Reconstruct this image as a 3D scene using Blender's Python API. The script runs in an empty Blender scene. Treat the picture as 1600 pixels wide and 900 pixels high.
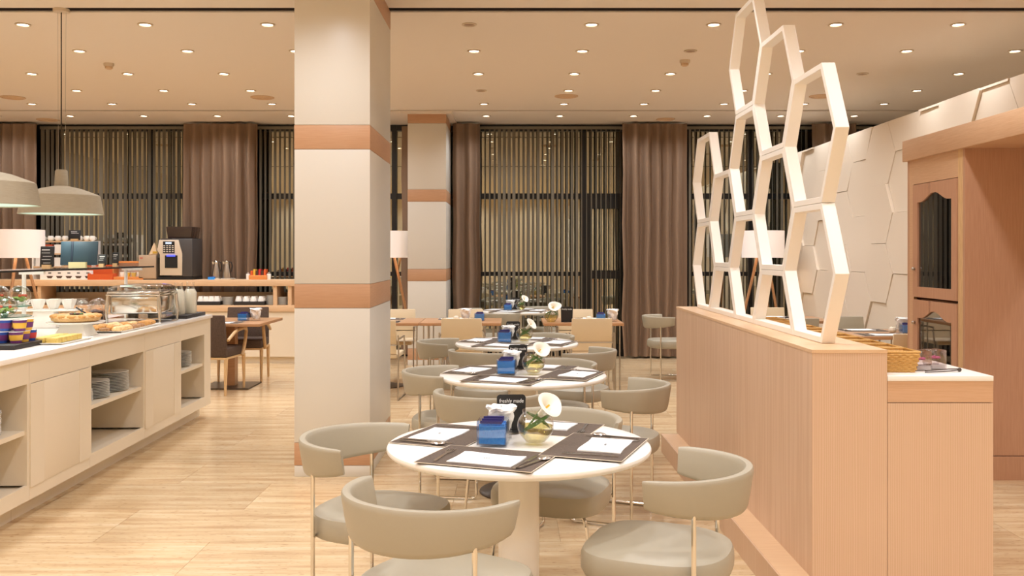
import bpy, bmesh, math, random
from mathutils import Vector, Matrix
random.seed(7)
SC = bpy.context.scene
COL = SC.collection
PI = math.pi
# ------------------------------------------------------------------ camera, world, exposure
F, HX, HY, CH = 1445.0, 800.0, 397.0, 1.478       # focal length (px), vanishing point (px), camera height
cd = bpy.data.cameras.new('camera'); cam = bpy.data.objects.new('camera', cd); COL.objects.link(cam)
cd.sensor_width = 36.0; cd.lens = 36.0 * F / 1600.0; cd.shift_y = -(450 - HY) / 1600.0
cd.clip_start = 0.05
cam.location = (0, 0, CH); cam.rotation_euler = (PI / 2, 0, 0); SC.camera = cam
w = bpy.data.worlds.new('night'); SC.world = w; w.use_nodes = True
w.node_tree.nodes['Background'].inputs[0].default_value = (0.02, 0.022, 0.03, 1)
w.node_tree.nodes['Background'].inputs[1].default_value = 1.0
SC.view_settings.view_transform = 'Standard'; SC.view_settings.look = 'None'
SC.view_settings.gamma = 1.0; SC.view_settings.use_curve_mapping = False
SC.view_settings.exposure = 0.22
SC.cycles.max_bounces = 7; SC.cycles.diffuse_bounces = 4; SC.cycles.glossy_bounces = 4; SC.cycles.transparent_max_bounces = 12
SC.cycles.caustics_reflective = False; SC.cycles.caustics_refractive = False
LAMP_W = 15.0           # watts of one ceiling downlight
LAMP_COL = (0.93, 0.985, 1.07)
CEIL = 3.358

def at(px, py, z):
    Y = F * (CH - z) / (py - HY)
    return Vector(((px - HX) * Y / F, Y, z))
def xa(px, Y): return (px - HX) * Y / F
def za(py, Y): return CH + (HY - py) * Y / F

# ------------------------------------------------------------------ materials
def lin(c):
    return tuple(((v / 255) / 12.92 if v / 255 <= 0.04045 else ((v / 255 + 0.055) / 1.055) ** 2.4) for v in c) + (1,)
M = {}
def mat(name, rgb, rough=0.5, metal=0.0, var=0.0, vscale=(6, 6, 6), rgb2=None, bump=0.0, spec=0.5, kind='noise', emit=0, objvar=0.0, detail=4, coat=0):
    m = bpy.data.materials.new(name); m.use_nodes = True; M[name] = m
    nt = m.node_tree; N = nt.nodes; L = nt.links
    b = N['Principled BSDF']
    b.inputs['Base Color'].default_value = lin(rgb); b.inputs['Roughness'].default_value = rough
    b.inputs['Metallic'].default_value = metal; b.inputs['Specular IOR Level'].default_value = spec
    b.inputs['Coat Weight'].default_value = coat
    if emit:
        b.inputs['Emission Color'].default_value = lin(rgb); b.inputs['Emission Strength'].default_value = emit
    src = None
    if rgb2 or bump:
        tc = N.new('ShaderNodeTexCoord'); mp = N.new('ShaderNodeMapping'); mp.inputs['Scale'].default_value = vscale
        L.new(tc.outputs['Object'], mp.inputs['Vector'])
        if kind == 'wave':
            t = N.new('ShaderNodeTexWave'); t.inputs['Scale'].default_value = 1; t.inputs['Distortion'].default_value = 5
            t.inputs['Detail'].default_value = 3; t.inputs['Detail Scale'].default_value = 1.2
        elif kind == 'voronoi':
            t = N.new('ShaderNodeTexVoronoi')
        else:
            t = N.new('ShaderNodeTexNoise'); t.inputs['Detail'].default_value = detail; t.inputs['Roughness'].default_value = 0.6
        L.new(mp.outputs[0], t.inputs['Vector'])
        fac = t.outputs[1] if kind == 'wave' else t.outputs[0]
        if rgb2:
            r = N.new('ShaderNodeValToRGB'); r.color_ramp.elements[0].position = 0.3; r.color_ramp.elements[1].position = 0.7
            r.color_ramp.elements[0].color = lin(rgb2); r.color_ramp.elements[1].color = lin(rgb)
            L.new(fac, r.inputs[0]); src = r.outputs[0]
        if bump:
            bp = N.new('ShaderNodeBump'); bp.inputs['Strength'].default_value = bump; bp.inputs['Distance'].default_value = 0.01
            L.new(fac, bp.inputs['Height']); L.new(bp.outputs[0], b.inputs['Normal'])
    if objvar:
        oi = N.new('ShaderNodeObjectInfo'); hs = N.new('ShaderNodeHueSaturation')
        mr = N.new('ShaderNodeMapRange'); mr.inputs[3].default_value = 1 - objvar; mr.inputs[4].default_value = 1 + objvar * 0.6
        L.new(oi.outputs['Random'], mr.inputs[0]); L.new(mr.outputs[0], hs.inputs['Value'])
        if src: L.new(src, hs.inputs['Color'])
        else: hs.inputs['Color'].default_value = lin(rgb)
        src = hs.outputs[0]
    if src: L.new(src, b.inputs['Base Color'])
    return m
def thin_glass(name, tint=(255, 255, 255), gloss=0.12, rough=0.02):
    m = bpy.data.materials.new(name); m.use_nodes = True; M[name] = m
    nt = m.node_tree; N = nt.nodes; L = nt.links
    N.remove(N['Principled BSDF'])
    tr = N.new('ShaderNodeBsdfTransparent'); tr.inputs[0].default_value = lin(tint)
    gl = N.new('ShaderNodeBsdfGlossy'); gl.inputs['Roughness'].default_value = rough
    lw = N.new('ShaderNodeLayerWeight'); lw.inputs[0].default_value = 0.35
    ma = N.new('ShaderNodeMath'); ma.operation = 'MULTIPLY_ADD'; ma.inputs[1].default_value = 0.6; ma.inputs[2].default_value = gloss
    L.new(lw.outputs['Facing'], ma.inputs[0])
    mx = N.new('ShaderNodeMixShader'); L.new(ma.outputs[0], mx.inputs[0]); L.new(tr.outputs[0], mx.inputs[1]); L.new(gl.outputs[0], mx.inputs[2])
    L.new(mx.outputs[0], N['Material Output'].inputs[0])
    return m
def night_glass():
    m = bpy.data.materials.new('night_glass'); m.use_nodes = True; M['night_glass'] = m
    nt = m.node_tree; N = nt.nodes; L = nt.links
    b = N['Principled BSDF']; b.inputs['Base Color'].default_value = lin((40, 42, 36)); b.inputs['Roughness'].default_value = 0.3
    gl = N.new('ShaderNodeBsdfGlossy'); gl.inputs['Roughness'].default_value = 0.015; gl.inputs[0].default_value = lin((245, 245, 225))
    mx = N.new('ShaderNodeMixShader'); mx.inputs[0].default_value = 0.5
    L.new(b.outputs[0], mx.inputs[1]); L.new(gl.outputs[0], mx.inputs[2]); L.new(mx.outputs[0], N['Material Output'].inputs[0])
night_glass()
def floor_mat():
    m = bpy.data.materials.new('travertine'); m.use_nodes = True; M['travertine'] = m
    nt = m.node_tree; N = nt.nodes; L = nt.links; b = N['Principled BSDF']
    ge = N.new('ShaderNodeNewGeometry'); mp = N.new('ShaderNodeMapping'); mp.inputs['Scale'].default_value = (1.3, 14, 14)
    L.new(ge.outputs['Position'], mp.inputs[0])
    oi = N.new('ShaderNodeObjectInfo'); ad = N.new('ShaderNodeVectorMath'); ad.operation = 'SCALE'; ad.inputs[0].default_value = (40, 90, 0)
    L.new(oi.outputs['Random'], ad.inputs['Scale']); ad2 = N.new('ShaderNodeVectorMath'); L.new(mp.outputs[0], ad2.inputs[0]); L.new(ad.outputs[0], ad2.inputs[1])
    n1 = N.new('ShaderNodeTexNoise'); n1.inputs['Scale'].default_value = 1; n1.inputs['Detail'].default_value = 7; n1.inputs['Roughness'].default_value = 0.65
    L.new(ad2.outputs[0], n1.inputs['Vector'])
    r = N.new('ShaderNodeValToRGB'); e = r.color_ramp.elements
    e[0].position = 0.28; e[0].color = lin((186, 148, 106)); e[1].position = 0.72; e[1].color = lin((232, 210, 174))
    k = e.new(0.5); k.color = lin((214, 184, 142))
    L.new(n1.outputs[0], r.inputs[0])
    mp2 = N.new('ShaderNodeMapping'); mp2.inputs['Scale'].default_value = (22, 80, 22); L.new(ge.outputs['Position'], mp2.inputs[0])
    n2 = N.new('ShaderNodeTexNoise'); n2.inputs['Scale'].default_value = 1; n2.inputs['Detail'].default_value = 3; L.new(mp2.outputs[0], n2.inputs['Vector'])
    r2 = N.new('ShaderNodeValToRGB'); r2.color_ramp.elements[0].position = 0.3; r2.color_ramp.elements[0].color = (0.62, 0.5, 0.38, 1)
    r2.color_ramp.elements[1].position = 0.4; r2.color_ramp.elements[1].color = (1, 1, 1, 1); L.new(n2.outputs[0], r2.inputs[0])
    mx = N.new('ShaderNodeMix'); mx.data_type = 'RGBA'; mx.blend_type = 'MULTIPLY'; mx.inputs[0].default_value = 0.8
    L.new(r.outputs[0], mx.inputs[6]); L.new(r2.outputs[0], mx.inputs[7])
    hs = N.new('ShaderNodeHueSaturation'); mr = N.new('ShaderNodeMapRange'); mr.inputs[3].default_value = 0.90; mr.inputs[4].default_value = 1.06
    L.new(oi.outputs['Random'], mr.inputs[0]); L.new(mr.outputs[0], hs.inputs['Value']); L.new(mx.outputs[2], hs.inputs['Color'])
    L.new(hs.outputs[0], b.inputs['Base Color']); b.inputs['Roughness'].default_value = 0.22; b.inputs['Specular IOR Level'].default_value = 0.45
floor_mat()
mat('ceiling', (238, 224, 208), 0.9, spec=0.1)
mat('wall', (226, 210, 186), 0.8, spec=0.2)
mat('column_cream', (219, 212, 199), 0.35)
mat('band_wood', (200, 156, 120), 0.45, rgb2=(190, 144, 108), vscale=(1.5, 1.5, 40))
mat('wood_v', (220, 186, 156), 0.42, rgb2=(213, 177, 145), vscale=(34, 34, 1.1), kind='wave')
mat('wood_dark', (200, 154, 122), 0.45, rgb2=(188, 140, 108), vscale=(26, 26, 1.0))
mat('wood_h', (216, 176, 138), 0.42, rgb2=(204, 160, 122), vscale=(30, 1.2, 30))
mat('wood_table', (192, 146, 104), 0.35, rgb2=(174, 126, 86), vscale=(1.5, 28, 28))
mat('wood_pale', (226, 190, 140), 0.45, rgb2=(206, 166, 116), vscale=(20, 20, 2))
mat('shelf_wood', (232, 196, 156), 0.4, rgb2=(220, 180, 138), vscale=(1.2, 30, 30))
mat('black_metal', (22, 20, 18), 0.4)
mat('groove', (40, 26, 20), 0.6)
mat('leather', (174, 165, 144), 0.42, bump=0.06, vscale=(220, 220, 220), rgb2=(168, 158, 137))
mat('leather_cream', (222, 200, 164), 0.45, bump=0.05, vscale=(200, 200, 200))
mat('suede', (98, 80, 68), 0.85, rgb2=(84, 68, 58), vscale=(12, 12, 12), spec=0.2)
mat('chrome', (225, 222, 215), 0.13, 1.0)
mat('steel', (190, 182, 172), 0.28, 1.0)
mat('cutlery', (214, 210, 205), 0.22, 1.0)
mat('base_metal', (92, 82, 74), 0.35, 0.8)
mat('table_white', (250, 244, 234), 0.28)
mat('screen_white', (250, 242, 230), 0.4)
mat('hexwall', (236, 220, 198), 0.45)
mat('buffet', (232, 217, 193), 0.38)
mat('buffet_top', (250, 242, 232), 0.2)
mat('porcelain', (250, 246, 238), 0.18)
mat('paper', (252, 250, 246), 0.7)
mat('ink', (120, 118, 116), 0.8)
mat('placemat', (124, 107, 92), 0.75, rgb2=(60, 50, 43), vscale=(260, 60, 60), detail=1, spec=0.3)
mat('mat_edge', (222, 206, 182), 0.7)
mat('curtain', (146, 121, 100), 0.9, spec=0.1, rgb2=(136, 111, 90), vscale=(160, 160, 4))
mat('slat', (128, 119, 102), 0.75, spec=0.2)
mat('lampshade', (255, 244, 236), 0.8, emit=0.14)
mat('pendant', (176, 164, 142), 0.75, rgb2=(162, 150, 128), vscale=(4, 4, 90), spec=0.2)
mat('pendant_inner', (226, 240, 232), 0.6)
mat('pendant_glow', (232, 250, 244), 0.6, emit=1.6)
mat('lens', (255, 246, 232), 0.5, emit=9.0)
mat('lens_off', (150, 118, 92), 0.5)
mat('ring', (216, 196, 170), 0.4)
mat('grille', (214, 180, 144), 0.7)
mat('black', (26, 24, 23), 0.5)
mat('slate', (44, 39, 36), 0.55)
mat('chalk', (232, 230, 226), 0.8)
mat('teal', (38, 62, 74), 0.55)
mat('teal_spine', (30, 46, 64), 0.55)
mat('blue', (66, 170, 248), 0.4, rgb2=(34, 132, 228), vscale=(60, 60, 20))
mat('navy', (48, 44, 110), 0.5)
mat('leaf', (86, 128, 54), 0.4, rgb2=(58, 96, 40), vscale=(20, 20, 20))
mat('lettuce', (150, 178, 72), 0.5, rgb2=(96, 138, 50), vscale=(40, 40, 40), bump=0.4)
mat('tomato', (200, 82, 48), 0.4)
mat('calla', (250, 244, 226), 0.45)
mat('magenta', (190, 40, 120), 0.5)
mat('pebble', (200, 190, 182), 0.5)
mat('wicker', (226, 180, 104), 0.6, rgb2=(190, 140, 70), vscale=(90, 90, 90), detail=2)
mat('wood_hx', (218, 178, 142), 0.42, rgb2=(208, 164, 126), vscale=(1.2, 1.2, 34))
mat('bread', (226, 172, 102), 0.6, rgb2=(196, 134, 66), vscale=(18, 18, 18), bump=0.2)
mat('pie', (222, 184, 128), 0.6, rgb2=(196, 150, 90), vscale=(24, 24, 24), bump=0.3)
mat('quiche', (232, 204, 116), 0.55, rgb2=(206, 168, 76), vscale=(40, 40, 40), bump=0.3)
mat('bun', (240, 208, 156), 0.6, rgb2=(220, 172, 108), vscale=(24, 24, 24))
mat('swirl', (206, 160, 110), 0.6, rgb2=(140, 92, 56), vscale=(50, 50, 50))
mat('chocolate', (84, 52, 38), 0.5)
mat('orange', (222, 96, 40), 0.5)
mat('orange_wood', (226, 144, 76), 0.5)
mat('milk', (250, 244, 222), 0.3)
mat('purple', (112, 52, 120), 0.4)
mat('yellow', (238, 188, 70), 0.4)
mat('cupblue', (40, 84, 176), 0.4)
mat('red', (206, 52, 56), 0.4)
mat('fridge', (196, 172, 146), 0.35, 0.3)
mat('machine', (74, 70, 68), 0.4)
mat('machine_face', (222, 206, 184), 0.35, 0.2)
mat('hopper', (62, 48, 42), 0.15)
mat('display', (190, 220, 255), 0.4, emit=0.8)
mat('blue_glow', (70, 80, 255), 0.4, emit=1.5)
mat('button', (226, 216, 200), 0.5)
mat('kraft', (216, 180, 136), 0.7)
mat('bottle_dark', (48, 38, 30), 0.15)
mat('post_it', (240, 232, 176), 0.7)
mat('salt', (240, 228, 206), 0.4)
thin_glass('glass', gloss=0.05)
thin_glass('glass_teal', (150, 214, 204), gloss=0.1)
thin_glass('acrylic', (252, 253, 255), gloss=0.06)
thin_glass('water', (246, 238, 190), gloss=0.03)
thin_glass('cube_glass', (246, 238, 240), gloss=0.16)
thin_glass('dark_glass', (150, 110, 80), gloss=0.10)

# ------------------------------------------------------------------ mesh helpers
class MB:
    def __init__(s): s.v = []; s.f = []
    def add(s, vs, fs):
        o = len(s.v); s.v += [tuple(v) for v in vs]; s.f += [tuple(i + o for i in f) for f in fs]; return s
    def box(s, x0, x1, y0, y1, z0, z1):
        return s.add([(x0, y0, z0), (x1, y0, z0), (x1, y1, z0), (x0, y1, z0), (x0, y0, z1), (x1, y0, z1), (x1, y1, z1), (x0, y1, z1)],
                     [(0, 3, 2, 1), (4, 5, 6, 7), (0, 1, 5, 4), (1, 2, 6, 5), (2, 3, 7, 6), (3, 0, 4, 7)])
    def prism(s, poly, z0, z1, axis='z'):
        n = len(poly)
        def mk(a, b, c):
            return (a, b, c) if axis == 'z' else ((c, a, b) if axis == 'x' else (a, c, b))
        vs = [mk(a, b, z0) for a, b in poly] + [mk(a, b, z1) for a, b in poly]
        return s.add(vs, [tuple(range(n - 1, -1, -1)), tuple(range(n, 2 * n))] + [(i, (i + 1) % n, n + (i + 1) % n, n + i) for i in range(n)])
    def tube(s, pts, r, n=8, caps=True):
        pts = [Vector(p) for p in pts]; rings = []; prev = None
        for i, p in enumerate(pts):
            a = pts[max(i - 1, 0)]; b = pts[min(i + 1, len(pts) - 1)]; d = (b - a).normalized()
            if prev is None:
                u = d.orthogonal().normalized()
            else:
                u = (prev - d * prev.dot(d)); u = u.normalized() if u.length > 1e-6 else d.orthogonal().normalized()
            prev = u; v = d.cross(u); rr = r[i] if isinstance(r, (list, tuple)) else r
            rings.append([p + (u * math.cos(2 * PI * k / n) + v * math.sin(2 * PI * k / n)) * rr for k in range(n)])
        vs = [q for ring in rings for q in ring]
        fs = [(i * n + k, i * n + (k + 1) % n, (i + 1) * n + (k + 1) % n, (i + 1) * n + k) for i in range(len(pts) - 1) for k in range(n)]
        if caps: fs += [tuple(range(n - 1, -1, -1)), tuple(range((len(pts) - 1) * n, len(pts) * n))]
        return s.add(vs, fs)
    def lathe(s, prof, n=24, c=(0, 0, 0), sx=1, sy=1):
        vs = []; fs = []; m = len(prof)
        for r, z in prof:
            for k in range(n):
                a = 2 * PI * k / n; vs.append((c[0] + r * math.cos(a) * sx, c[1] + r * math.sin(a) * sy, c[2] + z))
        for i in range(m - 1):
            for k in range(n):
                fs.append((i * n + k, i * n + (k + 1) % n, (i + 1) * n + (k + 1) % n, (i + 1) * n + k))
        if prof[0][0] > 1e-5: fs.append(tuple(range(n - 1, -1, -1)))
        if prof[-1][0] > 1e-5: fs.append(tuple(range((m - 1) * n, m * n)))
        return s.add(vs, fs)
    def open_lathe(s, prof, n=24, c=(0, 0, 0)):
        vs = []; fs = []
        for r, z in prof:
            for k in range(n):
                a = 2 * PI * k / n; vs.append((c[0] + r * math.cos(a), c[1] + r * math.sin(a), c[2] + z))
        for i in range(len(prof) - 1):
            for k in range(n): fs.append((i * n + k, i * n + (k + 1) % n, (i + 1) * n + (k + 1) % n, (i + 1) * n + k))
        return s.add(vs, fs)
    def ball(s, c, rx, ry=None, rz=None, n=10, m=6):
        ry = ry or rx; rz = rz or rx
        prof = [(max(math.sin(PI * i / m), 1e-6), -math.cos(PI * i / m)) for i in range(m + 1)]
        vs = [(c[0] + rx * r * math.cos(2 * PI * k / n), c[1] + ry * r * math.sin(2 * PI * k / n), c[2] + rz * z) for r, z in prof for k in range(n)]
        fs = [(i * n + k, i * n + (k + 1) % n, (i + 1) * n + (k + 1) % n, (i + 1) * n + k) for i in range(m) for k in range(n)]
        return s.add(vs, fs)
    def grid(s, rows, closed=False):
        n = len(rows[0]); vs = [v for r in rows for v in r]; fs = []
        for i in range(len(rows) - 1):
            for k in range(n if closed else n - 1): fs.append((i * n + k, i * n + (k + 1) % n, (i + 1) * n + (k + 1) % n, (i + 1) * n + k))
        return s.add(vs, fs)
    def xform(s, mtx):
        s.v = [tuple(mtx @ Vector(v)) for v in s.v]; return s
    def mesh(s, name, m, bevel=0, smooth=True, seg=2):
        me = bpy.data.meshes.new(name); me.from_pydata(s.v, [], s.f)
        bm = bmesh.new(); bm.from_mesh(me)
        bmesh.ops.remove_doubles(bm, verts=bm.verts, dist=1e-6)
        bmesh.ops.recalc_face_normals(bm, faces=bm.faces)
        if bevel:
            bmesh.ops.bevel(bm, geom=[e for e in bm.edges if len(e.link_faces) == 2 and e.calc_face_angle(0) > 0.6], offset=bevel, segments=seg, affect='EDGES', profile=0.5)
        bm.to_mesh(me); bm.free()
        me.materials.append(M[m])
        if smooth:
            me.shade_smooth(); me.set_sharp_from_angle(angle=math.radians(38))
        return me
    def build(s, name, m, parent=None, bevel=0, loc=None, rotz=None, **k):
        o = bpy.data.objects.new(name, s.mesh(name, m, bevel, **k)); COL.objects.link(o)
        if parent is not None: o.parent = parent
        if loc is not None: o.location = loc
        if rotz is not None: o.rotation_euler = (0, 0, rotz)
        return o
def tag(o, label, cat, group=None, kind=None):
    o['label'] = label; o['category'] = cat
    if group: o['group'] = group
    if kind: o['kind'] = kind
    return o
def thing(name, label, cat, loc=(0, 0, 0), rotz=0, group=None):
    o = bpy.data.objects.new(name, None); o.empty_display_size = 0.1; COL.objects.link(o)
    o.location = loc; o.rotation_euler = (0, 0, rotz); tag(o, label, cat, group); return o
def copy_tree(o, parent=None):
    c = o.copy(); COL.objects.link(c); c.parent = parent
    for ch in list(o.children): copy_tree(ch, c)
    return c
def inst(name, me, parent=None, loc=(0, 0, 0), rot=(0, 0, 0)):
    o = bpy.data.objects.new(name, me); COL.objects.link(o); o.parent = parent; o.location = loc; o.rotation_euler = rot; return o
def struct(name, mb, m, parent=None, **k):
    o = mb.build(name, m, parent, **k)
    if parent is None: o['kind'] = 'structure'
    return o
def struct_empty(name, loc=(0, 0, 0)):
    o = bpy.data.objects.new(name, None); COL.objects.link(o); o.location = loc; o['kind'] = 'structure'; return o

# ------------------------------------------------------------------ room shell
XL, XR, YB, YF = -8.2, 6.2, -2.6, 13.5
fl = struct('floor', MB().box(XL, XR, YB, YF + 0.1, -0.1, -0.004), 'travertine')
slab = MB().box(0, 1.198, 0, 0.598, -0.02, 0.0).mesh('floor_tile', 'travertine', smooth=False)
for j in range(20):
    for i in range(-5, 5):
        x = i * 1.2 - 0.35 + (0.6 if j % 2 else 0); y = 1.75 + j * 0.6
        if y + 0.6 > YF: continue
        if y < 3 and abs(x + .6) > 2.4: continue
        inst('floor_tile', slab, fl, (x, y, 0))
struct('wall_left', MB().box(XL - 0.1, XL, YB, YF + 0.1, 0, 3.6), 'wall')
struct('wall_right', MB().box(XR, XR + 0.1, YB, YF + 0.1, 0, 3.6), 'wall')
struct('wall_behind', MB().box(XL, XR, YB - 0.1, YB, 0, 3.6), 'wall')
G1, G2, G3, G4 = 7.06, 7.19, 12.07, 12.17
struct('ceiling', MB().box(XL, XR, YB, G1, CEIL, CEIL + 0.14).box(XL, XR, G2, G3, CEIL, CEIL + 0.14).box(XL, XR, G4, YF + 0.1, CEIL, CEIL + 0.14).box(XL, XR, YB, YF + 0.1, CEIL + 0.14, CEIL + 0.2), 'ceiling')
struct('trim_1', MB().box(XL, XR, G1, G2, CEIL + 0.03, CEIL + 0.139), 'groove')
struct('trim_2', MB().box(XL, XR, G3, G4, CEIL + 0.03, CEIL + 0.139), 'groove')
struct('trim_3', MB().box(XL, XR, 7.115, 7.135, CEIL - 0.004, CEIL + 0.03), 'groove')
# window front: a black framed curtain wall with dark night panes
struct('wall_back', MB().box(XL, XR, YF + 0.06, YF + 0.12, 0, 3.6), 'black_metal')
win = struct_empty('window_1', (0, YF, 0))
MX = [XL + .05] + [xa(p, YF - 0.05) for p in (60, 234, 404, 616, 746, 912, 1074, 1172, 1290)] + [XR - .05]
TZ = [(0.0, 0.10), (1.16, 1.22), (2.28, 2.36), (3.27, CEIL)]
for x in MX:
    MB().box(x - 0.035, x + 0.035, -0.06, 0.06, 0, CEIL).build('mullion', 'black_metal', win)
for a, b in zip(MX[:-1], MX[1:]):
    for z0, z1 in TZ: MB().box(a + .035, b - .035, -0.05, 0.05, z0, z1).build('transom', 'black_metal', win)
    for (q, z0), (z1, r_) in zip(TZ[:-1], TZ[1:]):
        MB().box(a + .03, b - .03, 0.0, 0.012, z0 - .01, z1 + .01).build('pane', 'night_glass', win, smooth=False)
# glazed door in the window front
dr = struct_empty('door_1', (0, YF - 0.07, 0))
dx0, dx1 = xa(916, YF), xa(972, YF)
MB().box(dx0, dx0 + .06, -.03, .0, 0, 2.28).build('door_stile', 'black_metal', dr)
MB().box(dx1 - .05, dx1, -.03, .0, 0, 2.28).build('door_stile', 'black_metal', dr)
for z0, z1 in ((0, .16), (1.12, 1.24), (2.14, 2.28)): MB().box(dx0 + .06, dx1 - .05, -.03, .0, z0, z1).build('door_rail', 'black_metal', dr)

# columns
def column(name, x0, x1, y0, y1, label):
    c = struct_empty(name, ((x0 + x1) / 2, (y0 + y1) / 2, 0))
    hx, hy = (x1 - x0) / 2, (y1 - y0) / 2
    bands = [(0.075, 0.225), (1.12, 1.278), (2.175, 2.335), (3.215, CEIL)]
    z = 0
    for a, b in bands:
        MB().box(-hx, hx, -hy, hy, z, a - 0.002).build('cladding_panel', 'column_cream', c, bevel=0.002)
        MB().box(-hx - .001, hx + .001, -hy - .001, hy + .001, a, b).build('wood_band', 'band_wood', c, bevel=0.002)
        z = b + 0.002
    return c
column('column_1', -1.445, -0.943, 6.14, 7.17, '')
column('column_2', -1.384, -0.875, 12.27, 13.3, '')
struct('trim_4', MB().prism([(-1.47, 12.19), (-.79, 12.19), (-.79, 13.4), (-1.47, 13.4)], 3.335, CEIL + .001), 'ceiling')

# ------------------------------------------------------------------ ceiling fittings
def downlight_proto(on):
    t = thing('downlight', 'x', 'downlight')
    MB().open_lathe([(0.060, 0), (0.063, -0.008), (0.048, -0.010), (0.042, 0.0)], 20).build('ring', 'ring', t)
    MB().lathe([(0.0001, -0.004), (0.043, -0.003), (0.043, 0.0)], 20).build('lens', 'lens' if on else 'lens_off', t)
    return t
ld = bpy.data.lights.new('downlight_bulb', 'SPOT'); ld.energy = LAMP_W; ld.color = LAMP_COL; ld.spot_size = math.radians(150); ld.spot_blend = 0.8; ld.shadow_soft_size = 0.06
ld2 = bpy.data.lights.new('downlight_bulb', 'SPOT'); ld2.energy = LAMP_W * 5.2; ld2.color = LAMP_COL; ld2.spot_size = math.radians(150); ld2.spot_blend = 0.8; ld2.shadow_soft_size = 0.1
pon, poff = downlight_proto(True), downlight_proto(False)
first = {True: pon, False: poff}; used = {True: False, False: False}
RY = [7.565, 8.55, 9.63, 10.62, 11.56, 12.56]
ROWN = ['front', 'second', 'third', 'fourth', 'fifth', 'rearmost']
OFF = {(0, -0.35), (1, 1.65), (3, -0.35), (2, 3.65)}
XS = [-7, -6, -5, -4, -3, -2, -0.35, 0.65, 1.65, 2.65, 3.65, 4.65]
ORD = ['seventh', 'sixth', 'fifth', 'fourth', 'third', 'second', 'first']
def lamp(x, y, data, z=CEIL - 0.02):
    o = bpy.data.objects.new('downlight_bulb', data); COL.objects.link(o); o.location = (x, y, z); return o
for r, y in enumerate(RY):
    for x in XS:
        on = (r, x) not in OFF
        px = HX + F * x / y
        if on:
            b = lamp(x, y, ld)
        if px < -10 or px > 1612: continue
        o = first[on] if not used[on] else copy_tree(first[on])
        used[on] = True; o.location = (x, y, CEIL)
        if x < -1: wh = ORD[int(x + 7) + 1] if x > -7 else 'seventh'; wh = wh + ' from the big column towards the left'
        else: wh = ['first', 'second', 'third', 'fourth', 'fifth', 'sixth'][int(round(x + .35))] + ' from the big column towards the right'
        tag(o, f"{'lit' if on else 'unlit'} ceiling downlight, {ROWN[r]} row, {wh}", 'downlight', 'recessed ceiling downlights')
        if on: b.parent = o; b.location = (0, 0, -0.02)
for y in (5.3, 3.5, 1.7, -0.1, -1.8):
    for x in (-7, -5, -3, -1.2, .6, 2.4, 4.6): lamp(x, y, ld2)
def grille(px, py, r, label):
    p = at(px, py, CEIL); t = thing('ceiling_grille', label, 'ceiling grille', p, 0, 'round ceiling grilles')
    MB().lathe([(r, 0), (r, -0.008), (r * .82, -0.014), (r * .8, -0.006), (0.0001, -0.006)], 28).build('flange', 'grille', t)
    for k in (.2, .4, .6): MB().open_lathe([(r * k, -.006), (r * k + .006, -.013), (r * k + .018, -.006)], 24).build('louvre', 'grille', t)
grille(20, 152, 0.14, 'round ceiling grille at the far left of the ceiling')
grille(410, 152, 0.14, 'round ceiling grille just left of the big column')
grille(885, 150, 0.14, 'round ceiling grille above the row of round tables')
grille(1283, 150, 0.14, 'round ceiling grille seen beside the white hexagon screen')
grille(75, 187, 0.15, 'round ceiling grille above the left pendant lamps near the curtains')
grille(1040, 186, 0.13, 'round ceiling grille close to the curtains right of centre')
for px, py, l in ((170, 102, 'beige smoke detector on the ceiling above the buffet'), (1070, 97, 'beige smoke detector on the ceiling left of the hexagon screen')):
    t = thing('smoke_detector', l, 'smoke detector', at(px, py - 3, CEIL), 0, 'smoke detectors')
    MB().lathe([(0.05, 0), (0.05, -0.02), (0.044, -0.03)], 20).build('base', 'ring', t)
    MB().lathe([(0.036, -0.03), (0.036, -0.05), (0.022, -0.06), (0.0001, -0.06)], 20).build('sensor_head', 'grille', t)

# ------------------------------------------------------------------ curtains and vertical blinds
def curtain(x0, x1, label, amp=0.085, y=13.1, seed=0):
    rnd = random.Random(seed); n = int((x1 - x0) / 0.012); rows_t = []; rows_b = []
    ph = rnd.random() * 6; k = 2 * PI / 0.155
    pts = []
    for i in range(n + 1):
        u = i / n; x = x0 + (x1 - x0) * u
        s = math.sin(k * (x - x0) + ph + 0.9 * math.sin(7 * x + ph)); pts.append((x, s, 0.75 + 0.25 * math.sin(3.1 * x + ph)))
    zs = [3.325, 3.2, 2.6, 1.9, 1.2, 0.6, 0.03]
    rows = []
    for zi, z in enumerate(zs):
        a = amp * (0.55 + 0.45 * min(1, zi / 2)); rows.append([(x + 0.018 * math.sin(5 * z + x * 9) * (zi / 6), y + a * s * m, z) for x, s, m in pts])
    back = [[(x, yy + 0.012, z) for x, yy, z in r] for r in rows]
    mb = MB().grid(rows).grid(back)
    o = mb.build('curtain', 'curtain'); tag(o, label, 'curtain', 'brown floor-length curtains'); return o
curtain(-8.05, xa(57, 13.1), 'brown curtain at the far left edge behind the drum lamp', seed=1)
curtain(xa(288, 13.1), xa(402, 13.1), 'brown curtain behind the coffee machine and carafes', seed=2)
curtain(xa(624, 13.1) , xa(640, 13.1), 'narrow strip of curtain between the two columns', seed=3, y=13.36, amp=.03)
curtain(xa(705, 13.1) + .02, xa(750, 13.1), 'brown curtain drawn beside the far column', seed=4)
curtain(xa(972, 13.1), xa(1073, 13.1), 'wide brown curtain left of the hexagon screen', seed=5)
curtain(xa(1268, 13.1), xa(1338, 13.1), 'dark curtain seen over the top of the hexagon wall', seed=6)
slat_me = MB().box(-0.026, 0.026, -0.0012, 0.0012, 0.06, 3.28).mesh('slat', 'slat', smooth=False)
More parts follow.
